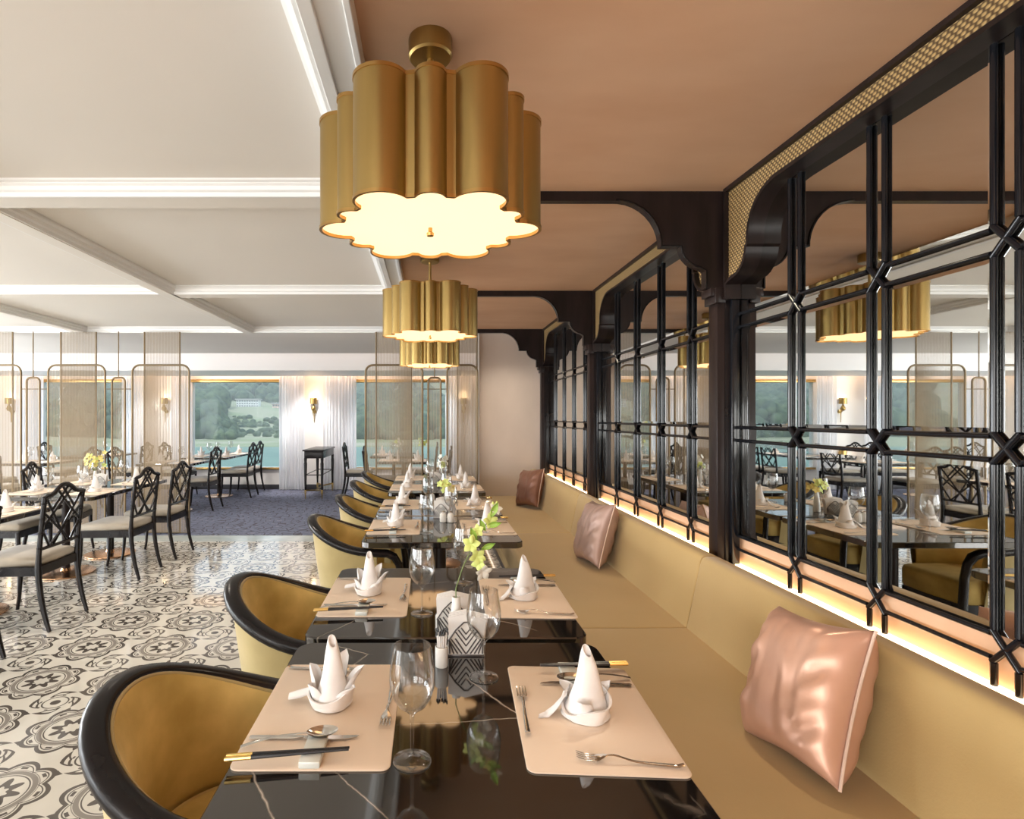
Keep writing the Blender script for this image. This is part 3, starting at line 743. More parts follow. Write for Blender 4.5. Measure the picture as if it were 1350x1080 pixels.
def glass_proto():
    out = [(0.0005, 0.0015), (0.036, 0.0008), (0.0390, 0.0014), (0.0385, 0.0026), (0.022, 0.0055), (0.008, 0.0085), (0.0046, 0.014), (0.0038, 0.030), (0.0038, 0.080), (0.0050, 0.094), (0.014, 0.103), (0.027, 0.112), (0.038, 0.128), (0.0445, 0.148), (0.0460, 0.165), (0.0448, 0.185), (0.0410, 0.210), (0.0375, 0.232)]
    inn = [(0.0363, 0.2322), (0.0397, 0.210), (0.0435, 0.185), (0.0447, 0.165), (0.0432, 0.148), (0.0367, 0.129), (0.0255, 0.1145), (0.012, 0.1065), (0.0005, 0.1045)]
    m = MB(); m.lathe(out+inn, 48, cap=False)
    return tag(m.build('wine_glass', 'glass', angle=70), 'x', 'wine glass')
PM, FK, KN, SP, CH, RS = mat_proto(), fork_proto(), knife_proto(), spoon_proto(), chop_proto(), rest_proto()
NK = [napkin_proto(0), napkin_proto(1)]; GL = glass_proto()
def setting(cx, cy, rz, where, nk, gx=None, full=True, tz=0.75, jig=0.0, nrot=0.0, tname='banquette row'):
    z = tz; zm = tz+0.0042
    def L(u, v): return (cx+u*math.cos(rz)-v*math.sin(rz), cy+u*math.sin(rz)+v*math.cos(rz))
    place(PM, (cx, cy, z), rz, f'cream placemat on the {where}', 'cream placemats')
    x, y = L(0.0, 0.02); place(NK[nk], (x, y, zm), rz+nrot, f'white cone napkin on the {where}', 'folded napkins')
    if not full:
        x, y = L(-0.15, -0.127); place(KN, (x, y, zm), rz, f'steel knife on the {where}', 'table knives')
        x, y = L(-0.15, 0.19); place(FK, (x, y, zm), rz, f'steel dinner fork on the {where}', 'dinner forks')
        return
    x, y = L(-0.148, 0.205); place(FK, (x, y, zm), rz-0.10, f'steel dinner fork behind the napkin on the {where}', 'dinner forks')
    x, y = L(0.142, 0.112); place(FK, (x, y, zm), rz-PI/2-0.03, f'steel dessert fork at the inner edge of the {where}', 'dessert forks')
    x, y = L(-0.148, -0.127); place(KN, (x, y, zm), rz, f'steel knife on the {where}', 'table knives')
    x, y = L(-0.155, -0.165); place(SP, (x, y, zm), rz+0.20, f'steel spoon propped on the chopstick rest on the {where}', 'soup spoons')
    x, y = L(0.0, -0.182); place(RS, (x, y, zm), rz, f'pale porcelain chopstick rest on the {where}', 'chopstick rests')
    for k in (0, 1):
        x, y = L(-0.165, -0.228+0.011*k); place(CH, (x, y, zm), rz+0.13-0.02*k, f'{"outer" if k == 0 else "inner"} dark chopstick with gold end on the {where}', 'chopsticks')
cyc = [1.315, 2.152, 3.50, 4.40, 5.46, 6.30]
for i, yc in enumerate(cyc):
    full = i < 4
    setting(-0.233 if i < 2 else -0.21, yc, 0, f'chair-side setting of the {ON[i]} banquette table', 0, full=full, nrot=0.0 if i == 0 else -0.3*i)
    setting(0.362, yc-0.015, PI+[-0.055, -0.03, 0.0, 0.01, 0, 0][i], f'bench-side setting of the {ON[i]} banquette table', 1, full=full, nrot=PI+(0.0 if i == 0 else 0.25*i))
    place(GL, (-0.033+0.01*i, yc-0.197, 0.75), 0, f'empty wine glass at the chair side of the {ON[i]} banquette table', 'wine glasses')
    place(GL, (0.146, yc+0.162, 0.75), 0, f'empty wine glass at the bench side of the {ON[i]} banquette table', 'wine glasses')

# ------------------------------------------------------------------ centrepieces
def holder(loc, rz, label):
    if 'holder' in KIDS: return dup(KIDS['holder'], loc, rz, label)
    t = empty('napkin_holder', loc, rz, label=label, cat='napkin holder', group='napkin holders'); KIDS['holder'] = t
    pl = [(-0.051, 0.004), (0.051, 0.004), (0.051, 0.045), (0.030, 0.075), (0.006, 0.098), (-0.006, 0.098), (-0.030, 0.075), (-0.051, 0.045)]
    m = MB()
    for y in (-0.017, 0.016): m.prism(pl, XZ, y, y+0.002)
    m.build('plate', 'ceramic', t, smooth=False)
    MB().box(-0.053, 0.053, -0.020, 0.020, 0, 0.005, 0.001).build('foot', 'grey_pattern', t)
    m = MB()
    for y in (-0.0185, 0.0195):
        for s in (-1, 1):
            for k in range(5):
                a = k*0.0115; p0 = (s*(0.004+a), 0.006+0.0*k); p1 = (s*0.049, 0.050-a*1.0+0.0)
                x0 = 0.001+a; m.tube([(s*x0, y, 0.008), (s*min(0.049, x0+0.030), y, 0.008+0.030*1.45-0.002*k)], 0.0021, 6)
                if k < 3: m.tube([(0, y, 0.030+0.017*k), (s*(0.030-0.008*k), y, 0.074+0.006*k-0.004)], 0.0019, 6)
        m.tube([(a, y, b) for a, b in pl[2:]], 0.0022, 6)
    m.build('fan_grille', 'grey_pattern', t)
    m = MB()
    for k in range(6):
        y = -0.012+0.0048*k; h = 0.125-0.003*abs(k-3); s = 0.0015*k
        m.prism([(-0.047+s, 0.006), (0.045+s, 0.006), (0.060+s, h-0.012), (0.0, h+0.004), (-0.052+s, h-0.006)], XZ, y, y+0.0022)
    m.build('paper_napkins', 'paper', t, smooth=False)
    return t
def vase(loc, label):
    if 'vase' in KIDS: return dup(KIDS['vase'], loc, 0, label)
    o = MB().lathe([(0.020, 0), (0.023, 0.003), (0.0225, 0.05), (0.017, 0.10), (0.0125, 0.135), (0.0125, 0.150), (0.0095, 0.150), (0.0095, 0.12), (0.014, 0.09), (0.0005, 0.03)], 32).build('bud_vase', 'ceramic', loc=loc)
    KIDS['vase'] = o
    return tag(o, label, 'vase', 'white bud vases')
def blossom(m, c, r, nrm, n=5, seed=0):
    nrm = Vector(nrm).normalized(); a = nrm.orthogonal().normalized(); b = nrm.cross(a)
    for k in range(n):
        an = 2*PI*k/n+seed; d = a*math.cos(an)+b*math.sin(an); q = nrm.cross(d)
        for s in (0.0, 0.0009):
            rows = []
            for i in range(6):
                f = i/5; wv = r*0.36*math.sin(min(1, f*0.95+0.08)*PI)**0.7
                p = Vector(c)+d*r*f+nrm*(r*0.35*math.sin(f*PI*0.7)+s)
                rows.append([tuple(p+q*wv*j/2-nrm*0.12*abs(j)*wv) for j in range(-2, 3)])
            m.grid(rows)
def spray(name, loc, pts, blooms, leaves, label, buds=(), pet='petal', group='orchid sprays'):
    t = empty(name, loc, label=label, cat='flower', group=group)
    P = [Vector(p)-Vector(loc) for p in pts]
    MB().tube(P, [0.0022]+[0.0016]*(len(P)-1), 6).build('stem', 'stem', t)
    for q, (p, r, nn) in enumerate(blooms):
        m = MB(); blossom(m, Vector(p)-Vector(loc), r, nn, 5, q*0.7); m.build('blossom', pet if q % 3 != 2 else 'petal_white', t, angle=80)
    for p, q in leaves:
        m = MB(); a = Vector(p)-Vector(loc); b = Vector(q)-Vector(loc); d = b-a; s = d.cross(Vector((0, 1, 0))).normalized()
        for e in (0, 0.001):
            m.grid([[tuple(a+d*i/6+s*d.length*0.19*math.sin(PI*min(1, i/6+0.02))*j/2+Vector((0, e-0.003*abs(j), 0))) for j in range(-2, 3)] for i in range(7)])
        m.build('leaf', 'leaf', t, angle=80)
    for p, r in buds:
        m = MB(); c = Vector(p)-Vector(loc); bmesh.ops.create_icosphere(m.bm, subdivisions=2, radius=r); bmesh.ops.scale(m.bm, vec=(0.8, 0.8, 1.35), verts=m.bm.verts); bmesh.ops.translate(m.bm, vec=c, verts=m.bm.verts)
        m.build('bud', 'petal', t)
    return t
def W(px, py, d): return ((px-565)*d/F, d, EYE-(py-550)*d/F)
holder((0.108, 1.625, 0.75), 0.0, 'white napkin holder with grey fan pattern at the back of the nearest table')
holder((0.075, 1.80, 0.75), 0.12, 'white napkin holder just behind the bud vase on the second table')
vase((0.083, 1.675, 0.75), 'slim white bud vase between the two nearest napkin holders')
V = (0.083, 1.675, 0.757)
spray('orchid_spray', V, [V, W(601, 776, 1.675), W(610, 748, 1.68), W(620, 727, 1.69), W(633, 706, 1.70), W(643, 687, 1.71), W(650, 672, 1.715), W(655, 662, 1.72)],
      [(W(622, 718, 1.68), 0.030, (-.3, -1, .3)), (W(629, 733, 1.67), 0.028, (.2, -1, -.2)), (W(636, 753, 1.66), 0.030, (.5, -1, -.5)), (W(632, 742, 1.68), 0.026, (-.5, -1, -.3)), (W(646, 688, 1.71), 0.026, (.3, -1, .4)), (W(653, 671, 1.72), 0.022, (.3, -1, .6)), (W(631, 700, 1.70), 0.022, (-.6, -1, .3))],
      [(W(634, 724, 1.69), W(653, 716, 1.68)), (W(641, 694, 1.70), W(661, 689, 1.69)), (W(647, 682, 1.71), W(656, 662, 1.70)), (W(628, 715, 1.69), W(620, 695, 1.68)), (W(640, 700, 1.7), W(632, 684, 1.7))],
      'tall leaning orchid spray with pale green blossoms in the nearest bud vase', [(W(655, 664, 1.72), 0.006), (W(650, 664, 1.72), 0.005), (W(648, 676, 1.71), 0.006), (W(622, 712, 1.67), 0.009)])
# toothpick holder
t = empty('toothpick_holder', (0.036, 1.545, 0.75), label='white toothpick holder in front of the nearest napkin holder', cat='toothpick holder')
MB().lathe([(0.0165, 0), (0.018, 0.002), (0.018, 0.054), (0.0165, 0.055), (0.0155, 0.052), (0.0155, 0.006), (0.001, 0.005)], 28).build('cup', 'ceramic', t)
for k in range(14):
    a = 2.4*k; r = 0.0028*math.sqrt(k)+0.002; m = MB().bar((r*math.cos(a)*0.6, r*math.sin(a)*0.6, 0.006), (r*1.25*math.cos(a), r*1.25*math.sin(a), 0.094+0.006*math.sin(k*5)), 0.0016, 6)
    m.build('toothpick', 'paper', t)
m = MB()
for k in range(14):
    a = 2.4*k; r = 0.0028*math.sqrt(k)+0.002; z = 0.094+0.006*math.sin(k*5); m.lathe([(0.0005, -0.006), (0.0024, -0.004), (0.0024, 0.003), (0.0005, 0.006)], 8, (r*1.25*math.cos(a), r*1.25*math.sin(a), z), cap=False)
m.build('dark_tips', 'chop', t)
# third / fourth table centrepiece
holder((0.10, 3.93, 0.75), 0.2, 'white napkin holder with fan pattern on the fourth table')
holder((0.085, 3.80, 0.75), -0.1, 'white napkin holder with fan pattern on the third table')
def shaker(loc, label):
    if 'sh' in KIDS: return dup(KIDS['sh'], loc, 0, label)
    t = empty('shaker', loc, label=label, cat='salt shaker', group='shakers on the third table'); KIDS['sh'] = t
    m = MB(); rows = []
    for r, z in ((0.016, 0), (0.020, 0.003), (0.0205, 0.02), (0.0205, 0.04), (0.018, 0.055), (0.013, 0.062)):
        rows.append([(r*(1+0.05*math.cos(12*2*PI*k/72))*math.cos(2*PI*k/72), r*(1+0.05*math.cos(12*2*PI*k/72))*math.sin(2*PI*k/72), z) for k in range(72)])
    vv = m.grid(rows, cv=True); m.bm.faces.new(vv[0][::-1]); m.bm.faces.new(vv[-1]); m.build('body', 'ceramic', t)
    MB().lathe([(0.013, 0.062), (0.013, 0.068), (0.008, 0.074), (0.001, 0.075)], 24).build('cap', 'steel', t); return t
shaker((0.095, 3.66, 0.75), 'ribbed white shaker on the third table, nearer the chairs')
shaker((0.143, 3.65, 0.75), 'ribbed white shaker on the third table, nearer the banquette')
def bouquet(base, h, n, rad, label, pet, seed, vlabel):
    vase((base[0], base[1], 0.75), vlabel)
    rr = random.Random(seed); t = empty('flower_bouquet', (base[0], base[1], 0.757), label=label, cat='flowers', group='flower bouquets')
    for k in range(n):
        a = rr.uniform(0, 2*PI); r = rad*rr.random()**0.6; z = 0.12+h*rr.uniform(0.3, 1)
        m = MB().tube([(0, 0, 0), (0.003*math.cos(a), 0.003*math.sin(a), 0.13), (r*0.5*math.cos(a), r*0.5*math.sin(a), z*0.7+0.03), (r*math.cos(a), r*math.sin(a), z)], 0.0014, 5)
        if k % 3 == 0: m.build('stem', 'stem', t)
        else: m.bm.free()
        m = MB(); blossom(m, (r*math.cos(a), r*math.sin(a), z), rr.uniform(0.020, 0.030), (math.cos(a), -1, 0.6), 5, rr.random()*6); m.build('blossom', pet if rr.random() < 0.75 else 'petal', t, angle=80)
bouquet((0.13, 4.06), 0.10, 16, 0.055, 'yellow orchid bouquet on the fourth banquette table', 'petal_yellow', 3, 'white bud vase on the fourth banquette table')
bouquet((0.14, 5.78), 0.16, 14, 0.06, 'airy pale bouquet on the fifth banquette table', 'petal_white', 4, 'white bud vase on the fifth banquette table')
holder((0.06, 5.74, 0.75), 0.1, 'white napkin holder on the fifth banquette table')
shaker((0.03, 4.55, 0.75), 'small white shaker on the fourth banquette table')['group'] = 'shaker'

# ------------------------------------------------------------------ tub chairs
def tub_chair():
    t = empty('tub_chair', label='x', cat='chair', group='gold velvet tub chairs')
    A, B = 0.325, 0.285
    def plan(a, s=1.0):                      # a in degrees -90..90, beyond: straight arms (extra metres)
        if abs(a) <= 90:
            q = math.radians(a); return (-A*s*abs(math.cos(q))**0.92, B*s*math.copysign(abs(math.sin(q))**0.94, a))
        e = (abs(a)-90)/100.0; return (e, math.copysign((B-0.14*e*e*3)*s, a))
    def rz(a):
        q = min(abs(a), 110)/110; return 0.805-0.155*(q*q*(3-2*q))
    angs = [-106, -98, -90]+[-84+6*i for i in range(29)]+[90, 98, 106]
    path = [(*plan(a), rz(a)) for a in angs]
    for sgn, pos in ((1, 'end'), (-1, 'start')):
        dn = [(0.200, sgn*0.268, 0.630), (0.228, sgn*0.264, 0.585), (0.242, sgn*0.260, 0.50), (0.250, sgn*0.256, 0.30), (0.258, sgn*0.252, 0.0)]
        path = path+dn if pos == 'end' else dn[::-1]+path
    N = len(path); rs = []
    for i, p in enumerate(path):
        rs.append(0.020 if p[2] < 0.2 else (0.024 if p[2] < 0.6 else 0.029))
    # flattened wooden rail: wide across, low
    m = MB(); rows = []; n = 14
    for i, p in enumerate(path):
        p = Vector(p); tn = (Vector(path[min(i+1, N-1)])-Vector(path[max(i-1, 0)])).normalized()
        up = Vector((0, 0, 1)) if p.z > 0.6 else Vector((1, 0, 0.2)); up = (up-tn*up.dot(tn)).normalized(); sd = tn.cross(up)
        w_, h_ = (0.030, 0.023) if p.z > 0.6 else (0.020, 0.022)
        rows.append([p+sd*w_*math.copysign(abs(math.cos(2*PI*k/n))**0.8, math.cos(2*PI*k/n))+up*h_*math.copysign(abs(math.sin(2*PI*k/n))**0.8, math.sin(2*PI*k/n)) for k in range(n)])
    vv = m.grid(rows, cv=True); m.bm.faces.new(vv[0][::-1]); m.bm.faces.new(vv[-1])
    m.build('rail', 'wood', t, angle=60)
    an = [-100+5*i for i in range(41)]
    m = MB(); rows = []
    for f in [i/9 for i in range(10)]:
        rows.append([(plan(a, 1-0.27*f**1.25)[0]*(1) , plan(a, 1-0.27*f**1.25)[1], rz(a)-0.012-(rz(a)-0.20)*f) for a in an])
    m.grid(rows); m.build('outer_shell', 'velvet_out', t)
    m = MB(); rows = []
    for f in [i/9 for i in range(10)]:
        s = 0.90-0.10*math.sin(f*PI)**0.7-0.05*f
        rows.append([(plan(a, s)[0]+0.004, plan(a, s)[1], (rz(a)+0.002)-(rz(a)-0.40)*f) for a in an])
    m.grid(rows); m.grid([[(plan(a, 1.0)[0], plan(a, 1.0)[1], rz(a)-0.015) for a in an], rows[0]])
    m.build('inner_back', 'velvet', t)
    m = MB().tube([(plan(a, 0.905)[0], plan(a, 0.905)[1], rz(a)+0.004) for a in an], 0.005, 8); m.build('piping', 'velvet_out', t)
    ol = [(plan(a, 0.78)[0], plan(a, 0.78)[1]) for a in range(-90, 91, 6)]+[(0.16, 0.222), (0.215, 0.20), (0.225, 0.0), (0.215, -0.20), (0.16, -0.222)]
    rows = [[(x*s, y*s, z) for x, y in ol] for z, s in ((0.33, 0.97), (0.345, 1.0), (0.44, 1.0), (0.465, 0.965), (0.474, 0.85))]
    m = MB(); vv = m.grid(rows, cv=True); m.bm.faces.new(vv[0][::-1]); m.bm.faces.new(vv[-1]); m.build('seat', 'velvet', t, angle=60)
    rows = [[(x*1.0, y*1.0, z) for x, y in ol] for z in (0.26, 0.33)]
    m = MB(); vv = m.grid(rows, cv=True); m.bm.faces.new(vv[0][::-1]); m.bm.faces.new(vv[-1]); m.build('seat_frame', 'wood', t, angle=60)
    for s in (-1, 1):
        MB().tube([(-0.17, s*0.14, 0.27), (-0.21, s*0.165, 0.0)], [0.024, 0.016], 10).build('leg', 'wood', t)
    return t
TC = tub_chair()
for i, (x, y) in enumerate([(-0.405, 1.30), (-0.415, 2.15), (-0.40, 3.50), (-0.385, 4.42), (-0.41, 5.42), (-0.41, 6.32)]):
    place(TC, (x, y, 0), 0, f'gold velvet tub chair with black rail at the {ON[i]} banquette table')

# ------------------------------------------------------------------ lattice-back chairs
def fret_chair():
    t = empty('lattice_back_chair', label='x', cat='chair', group='lattice-back dining chairs')
    def bx(z): return -0.215-0.050*max(0, (z-0.45)/0.5)**1.2 if z > 0.45 else -0.215-0.075*((0.45-z)/0.45)**2
    for s in (-1, 1):
        zs = [0.0, 0.06, 0.14, 0.24, 0.34, 0.42, 0.5, 0.6, 0.7, 0.8, 0.90]
        m = MB().tube([(bx(z), s*0.205, z) for z in zs], [0.013, 0.015, 0.017, 0.019, 0.020, 0.021, 0.017, 0.016, 0.016, 0.016, 0.017], 8)
        for z in (0.56, 0.66, 0.76, 0.86): m.lathe([(0.0165, -0.006), (0.0195, 0), (0.0165, 0.006)], 8, (bx(z), s*0.205, z), cap=False)
        m.build('back_post', 'wood', t)
        MB().tube([(0.215, s*0.225, 0.42), (0.220, s*0.225, 0.24), (0.232, s*0.228, 0.08), (0.245, s*0.23, 0.0)], [0.021, 0.018, 0.014, 0.012], 8).build('leg', 'wood', t)
    pts = [(-0.215, 0.892), (-0.185, 0.902), (-0.15, 0.905), (-0.11, 0.918), (-0.075, 0.945), (-0.035, 0.964), (0, 0.968)]; pts = pts+[(-a, b) for a, b in pts[-2::-1]]
    MB().tube([(bx(0.90)-0.002, a, b) for a, b in pts], 0.0165, 8, sx=0.9).build('top_rail', 'wood', t)
    m = MB()
    def ln(a, b, r=0.0085): m.bar((bx(a[1]), a[0], a[1]), (bx(b[1]), b[0], b[1]), r, 6)
    for s in (-1, 1):
        ln((s*-0.075, 0.935), (s*0.20, 0.69)); ln((s*-0.19, 0.895), (s*0.07, 0.555)); ln((s*0.20, 0.69), (s*-0.03, 0.56)) if False else None
        ln((s*0.20, 0.80), (s*-0.11, 0.555)); ln((s*0.03, 0.955), (s*-0.12, 0.80)); ln((s*0.20, 0.69), (s*0.11, 0.555))
    m.build('fretwork', 'wood', t)
    MB().bar((bx(0.55), -0.205, 0.55), (bx(0.55), 0.205, 0.55), 0.012, 8).build('lower_rail', 'wood', t)
    m = MB(); pol = [(-0.225, -0.215), (0.23, -0.24), (0.235, -0.235), (0.235, 0.235), (0.23, 0.24), (-0.225, 0.215)]
    m.prism(pol, XY, 0.375, 0.435); m.build('seat_frame', 'wood', t, smooth=False)
    ol = [(-0.205, -0.20), (0.0, -0.222), (0.215, -0.230), (0.228, -0.218), (0.232, 0.0), (0.228, 0.218), (0.215, 0.230), (0.0, 0.222), (-0.205, 0.20), (-0.212, 0.0)]
    rows = [[(x*s, y*s, z) for x, y in ol] for z, s in ((0.435, 0.97), (0.445, 1.0), (0.470, 0.995), (0.488, 0.95), (0.496, 0.80), (0.499, 0.5))]
    vv = (m := MB()).grid(rows, cv=True); m.bm.faces.new(vv[-1]); m.bm.faces.new(vv[0][::-1]); m.build('seat_cushion', 'cushion', t, angle=70)
    return t
FC = fret_chair()
C_ = lambda x, y, rz, lab: place(FC, (x, y, 0.0 if y < 6.45 else 0.006), rz, lab)
C_(-2.83, 3.13, PI, 'black lattice-back chair nearest the camera, cut off by the edge, on the patterned tiles')
C_(-2.83, 3.94, PI, 'large black lattice-back chair with its full fretwork seen, nearest complete one across the aisle')
C_(-2.85, 5.14, PI, 'black lattice-back chair with a lit seat, second complete one across the aisle')
C_(-2.84, 5.84, PI, 'black lattice-back chair at the edge of the patterned tiles before the carpet')
C_(-3.84, 5.12, 0.05, 'black lattice-back chair facing the aisle at the window side of the tile-floor table')
C_(-3.86, 5.84, 0.25, 'black lattice-back chair turned slightly behind the wine glass of the tile-floor table')
# carpet area
C_(-3.58, 8.72, PI, 'small black lattice-back chair on the carpet at the nearer window table')
C_(-3.43, 10.08, PI, 'black lattice-back chair before the middle window with a pale seat')
C_(-3.50, 10.72, PI, 'black lattice-back chair tight against the middle window wall')
C_(-4.55, 8.55, 0, 'lattice-back chair behind the string screen facing the aisle at the nearer window table')
C_(-4.55, 10.15, 0, 'lattice-back chair facing the aisle at the far middle window table')
C_(-5.45, 8.62, PI, 'lattice-back chair at the nearer table by the first window')
C_(-5.40, 10.2, PI, 'lattice-back chair at the far table by the first window')
C_(-6.75, 8.65, 0.2, 'lattice-back chair on the far side of the nearer first-window table')
C_(-6.75, 10.2, 0.1, 'lattice-back chair on the far side of the far first-window table')
C_(-6.05, 7.75, PI/2+0.2, 'lattice-back chair with its back to the room at the first-window table end')
C_(-1.26, 10.08, 0, 'lone lattice-back chair beside the console table')
C_(-0.76, 8.85, 0, 'lattice-back chair behind the string screen at the table beyond the tub chairs')
C_(0.10, 8.85, PI, 'lattice-back chair on the wall side of the table beyond the tub chairs')
C_(-0.10, 10.2, PI, 'lattice-back chair below the third window')

# tables across the aisle
GRP2 = 'marble tables across the aisle'
table('marble_table', -3.80, -2.90, 3.66, 4.46, 'black marble table across the aisle with its napkin at the picture edge', GRP2)
table('marble_table', -3.80, -2.90, 4.80, 5.50, 'black marble table across the aisle bearing the yellow flowers', GRP2)
table('marble_table', -3.80, -2.90, 5.52, 6.22, 'black marble table across the aisle ending at the patterned tiles', GRP2)
table('marble_table', -4.28, -3.47, 8.10, 8.98, 'black marble table on the carpet nearer the string screens', GRP2)
table('marble_table', -4.20, -3.40, 9.34, 10.88, 'long black marble table below the middle window', GRP2)
table('marble_table', -6.42, -5.62, 8.18, 9.00, 'black marble table on the carpet behind the far screens', GRP2)
table('marble_table', -6.42, -5.62, 9.57, 10.80, 'black marble table below the first window', GRP2)
table('marble_table', -0.79, 0.00, 8.45, 9.25, 'black marble table on the carpet beyond the tub chairs', GRP2)
table('marble_table', -1.02, -0.25, 9.65, 10.75, 'black marble table below the third window', GRP2)
for o in [o for o in bpy.data.objects if o.name.startswith('marble_table') and o.location.y > 6.78]: o.location.z = 0.006
def simple_set(x, y, rz, where, glass=True, z=0.75, nk=0):
    setting(x, y, rz, where, nk, full=False, tz=z, nrot=x*3)
    if glass:
        dx = 0.20*math.cos(rz); place(GL, (x+dx, y-0.12*math.cos(rz), z), 0, f'wine glass beside the {where}', 'wine glasses')
simple_set(-3.07, 4.06, PI, 'aisle-side setting of the edge table across the aisle', True, nk=1)
simple_set(-3.07, 5.15, PI, 'aisle-side setting of the yellow-flower table', nk=1)
simple_set(-3.63, 5.15, 0, 'window-side setting of the yellow-flower table')
simple_set(-3.07, 5.87, PI, 'aisle-side setting of the table ending at the tiles', nk=1)
simple_set(-3.63, 5.87, 0, 'window-side setting of the table ending at the tiles')
zc = 0.756
simple_set(-3.64, 8.54, PI, 'aisle-side setting of the carpet table by the screens', z=zc)
simple_set(-4.11, 8.54, 0, 'far-side setting of the carpet table by the screens', z=zc)
simple_set(-3.57, 9.85, PI, 'near aisle-side setting of the long window table', z=zc)
simple_set(-4.03, 9.85, 0, 'near far-side setting of the long window table', z=zc)
simple_set(-3.57, 10.5, PI, 'end setting of the long window table under the glass', z=zc)
simple_set(-5.79, 8.6, PI, 'aisle-side setting of the table behind the far screens', z=zc)
simple_set(-6.25, 8.6, 0, 'far-side setting of the table behind the far screens', z=zc)
simple_set(-5.79, 10.2, PI, 'aisle-side setting of the first-window table', z=zc)
simple_set(-0.62, 8.85, 0, 'chair-side setting of the table beyond the tub chairs', z=zc)
simple_set(-0.17, 8.85, PI, 'wall-side setting of the table beyond the tub chairs', z=zc)
simple_set(-0.85, 10.2, 0, 'window table setting beside the lone chair', z=zc)
bouquet((-3.36, 5.62), 0.20, 26, 0.10, 'big yellow orchid bouquet on the table across the aisle', 'petal_yellow', 9, 'white bud vase under the big yellow bouquet')
holder((-3.28, 5.58, 0.75), 0.1, 'white napkin holder beside the big yellow bouquet across the aisle')
bouquet((-0.50, 9.05), 0.22, 12, 0.08, 'wispy pale bouquet seen through the screen beyond the tub chairs', 'petal_white', 10, 'bud vase seen through the screen beyond the tub chairs')
bouquet((-0.10, 9.12), 0.26, 12, 0.07, 'tall green bouquet seen through the screen near the end wall', 'petal', 12, 'bud vase under the tall green bouquet near the end wall')
for o in bpy.data.objects:
    if o.location.y > 9 and (o.name.startswith('bud_vase') or o.name.startswith('flower_bouquet')): o.location.z += 0.006

# ------------------------------------------------------------------ string screens
SY = 6.86
def panel(x0, x1, z0, z1, r, label, name='string_screen', y=SY, rod=None, strings=True, rad=0.0125):
    t = empty(name, ((x0+x1)/2, y, 0.006), label=label, cat='screen', group='bronze string screens')
    hw = (x1-x0)/2; z0 -= 0.006; z1 -= 0.006
    if r: pl = arc(hw-r, z1-r, r, 0, 90, 6)+arc(-hw+r, z1-r, r, 90, 180, 6)+[(-hw, z0), (hw, z0)]
    else: pl = [(hw, z1), (-hw, z1), (-hw, z0), (hw, z0)]
    MB().tube([(a, 0, b) for a, b in pl], rad, 8, closed=True, up=(0, 1, 0)).build('frame', 'bronze', t, angle=60)
    m = MB(); n = int((x1-x0)/0.0125)
    for k in range(1, n):
        x = -hw+2*hw*k/n; top = z1 if not r or abs(x) < hw-r else z1-r+math.sqrt(max(0, r*r-(abs(x)-hw+r)**2))
        m.tube([(x, 0, z0), (x, 0, top)], 0.0027, 4, cap=False)
    m.build('strings', 'strings', t, smooth=False)
    if rod: MB().bar((0, 0, z1), (0, 0, rod-0.006), 0.007, 8).build('hanging_rod', 'bronze', t)
    return t
def screen_run(xs, cut=None, nm=''):
    for i, x in enumerate(xs):
        w_ = 0.70 if cut is None or x+0.70 < cut else cut-x
        panel(x, x+w_, 0.02, 2.08, 0.09, f'wide rounded bronze string screen, {nm[i]}')
        if x+0.12 < (cut or 99):
            panel(x+0.125, min(x+0.565, (cut or 99)), 0.02, 2.494, 0, f'tall straight string panel reaching the ceiling, {nm[i]}', name='tall_string_panel', y=SY+0.045, rad=0.009)
SN = ['outermost by the picture edge', 'behind the yellow flowers', 'beside the middle window']
screen_run([-5.715, -4.68, -3.645], nm=SN)
panel(-4.945, -4.785, 0.02, 1.925, 0.05, 'narrow rounded string screen between the two outer wide ones', name='narrow_string_screen', rod=2.494)
panel(-3.895, -3.735, 0.02, 1.925, 0.05, 'narrow rounded string screen just left of the middle window', name='narrow_string_screen', rod=2.494)
screen_run([-0.775, 0.23], cut=0.60, nm=['behind the farthest lamp', 'against the end wall'])
panel(-0.005, 0.15, 0.02, 1.925, 0.05, 'narrow rounded string screen beside the end wall', name='narrow_string_screen', rod=2.494)
for a, b, lab in ((-5.0, -4.68, 'outer'), (-3.95, -3.64, 'inner')):
    o = MB().bar((a-0.01, SY, 1.785), (b, SY, 1.785), 0.005, 8).build('screen_link_bar', 'bronze'); tag(o, f'thin bronze bar joining the {lab} pair of string screens', 'bar', 'screen link bars')
o = MB().bar((-0.08, SY, 1.785), (0.23, SY, 1.785), 0.005, 8).build('screen_link_bar', 'bronze'); tag(o, 'thin bronze bar joining the screens near the end wall', 'bar', 'screen link bars')

# ------------------------------------------------------------------ curtains, sconces, console
def curtain(x0, x1, label, y=10.94, ph=0.0):
    rows = []; n = max(60, int((x1-x0)*170)); nf = (x1-x0)/0.062
    for q, z in enumerate([0.02, 0.3, 0.7, 1.1, 1.5, 1.9, 2.15, 2.36]):
        row = []
        for k in range(n+1):
            f = k/n; a = f*nf*2*PI+ph+0.5*math.sin(f*9+ph); amp = 0.026*(0.75+0.3*math.sin(q*1.2+f*11+ph))
            row.append((x0+(x1-x0)*f, y+amp*math.sin(a)+0.008*math.sin(2.3*a+q*0.3), z))
        rows.append(row)
    m = MB(); m.grid(rows)
    o = m.build('sheer_curtain', 'curtain', angle=180); tag(o, label, 'curtain', 'sheer white curtains')
curtain(-8.10, -7.55, 'sheer curtain before the wall at the far picture edge', ph=1)
curtain(-6.02, -5.60, 'sheer curtain beside the first window near its sconce', ph=2)
curtain(-5.05, -4.66, 'narrow sheer curtain at the near edge of the middle window', ph=3)
curtain(-2.93, -2.43, 'sheer curtain between the middle window and its sconce', ph=4)
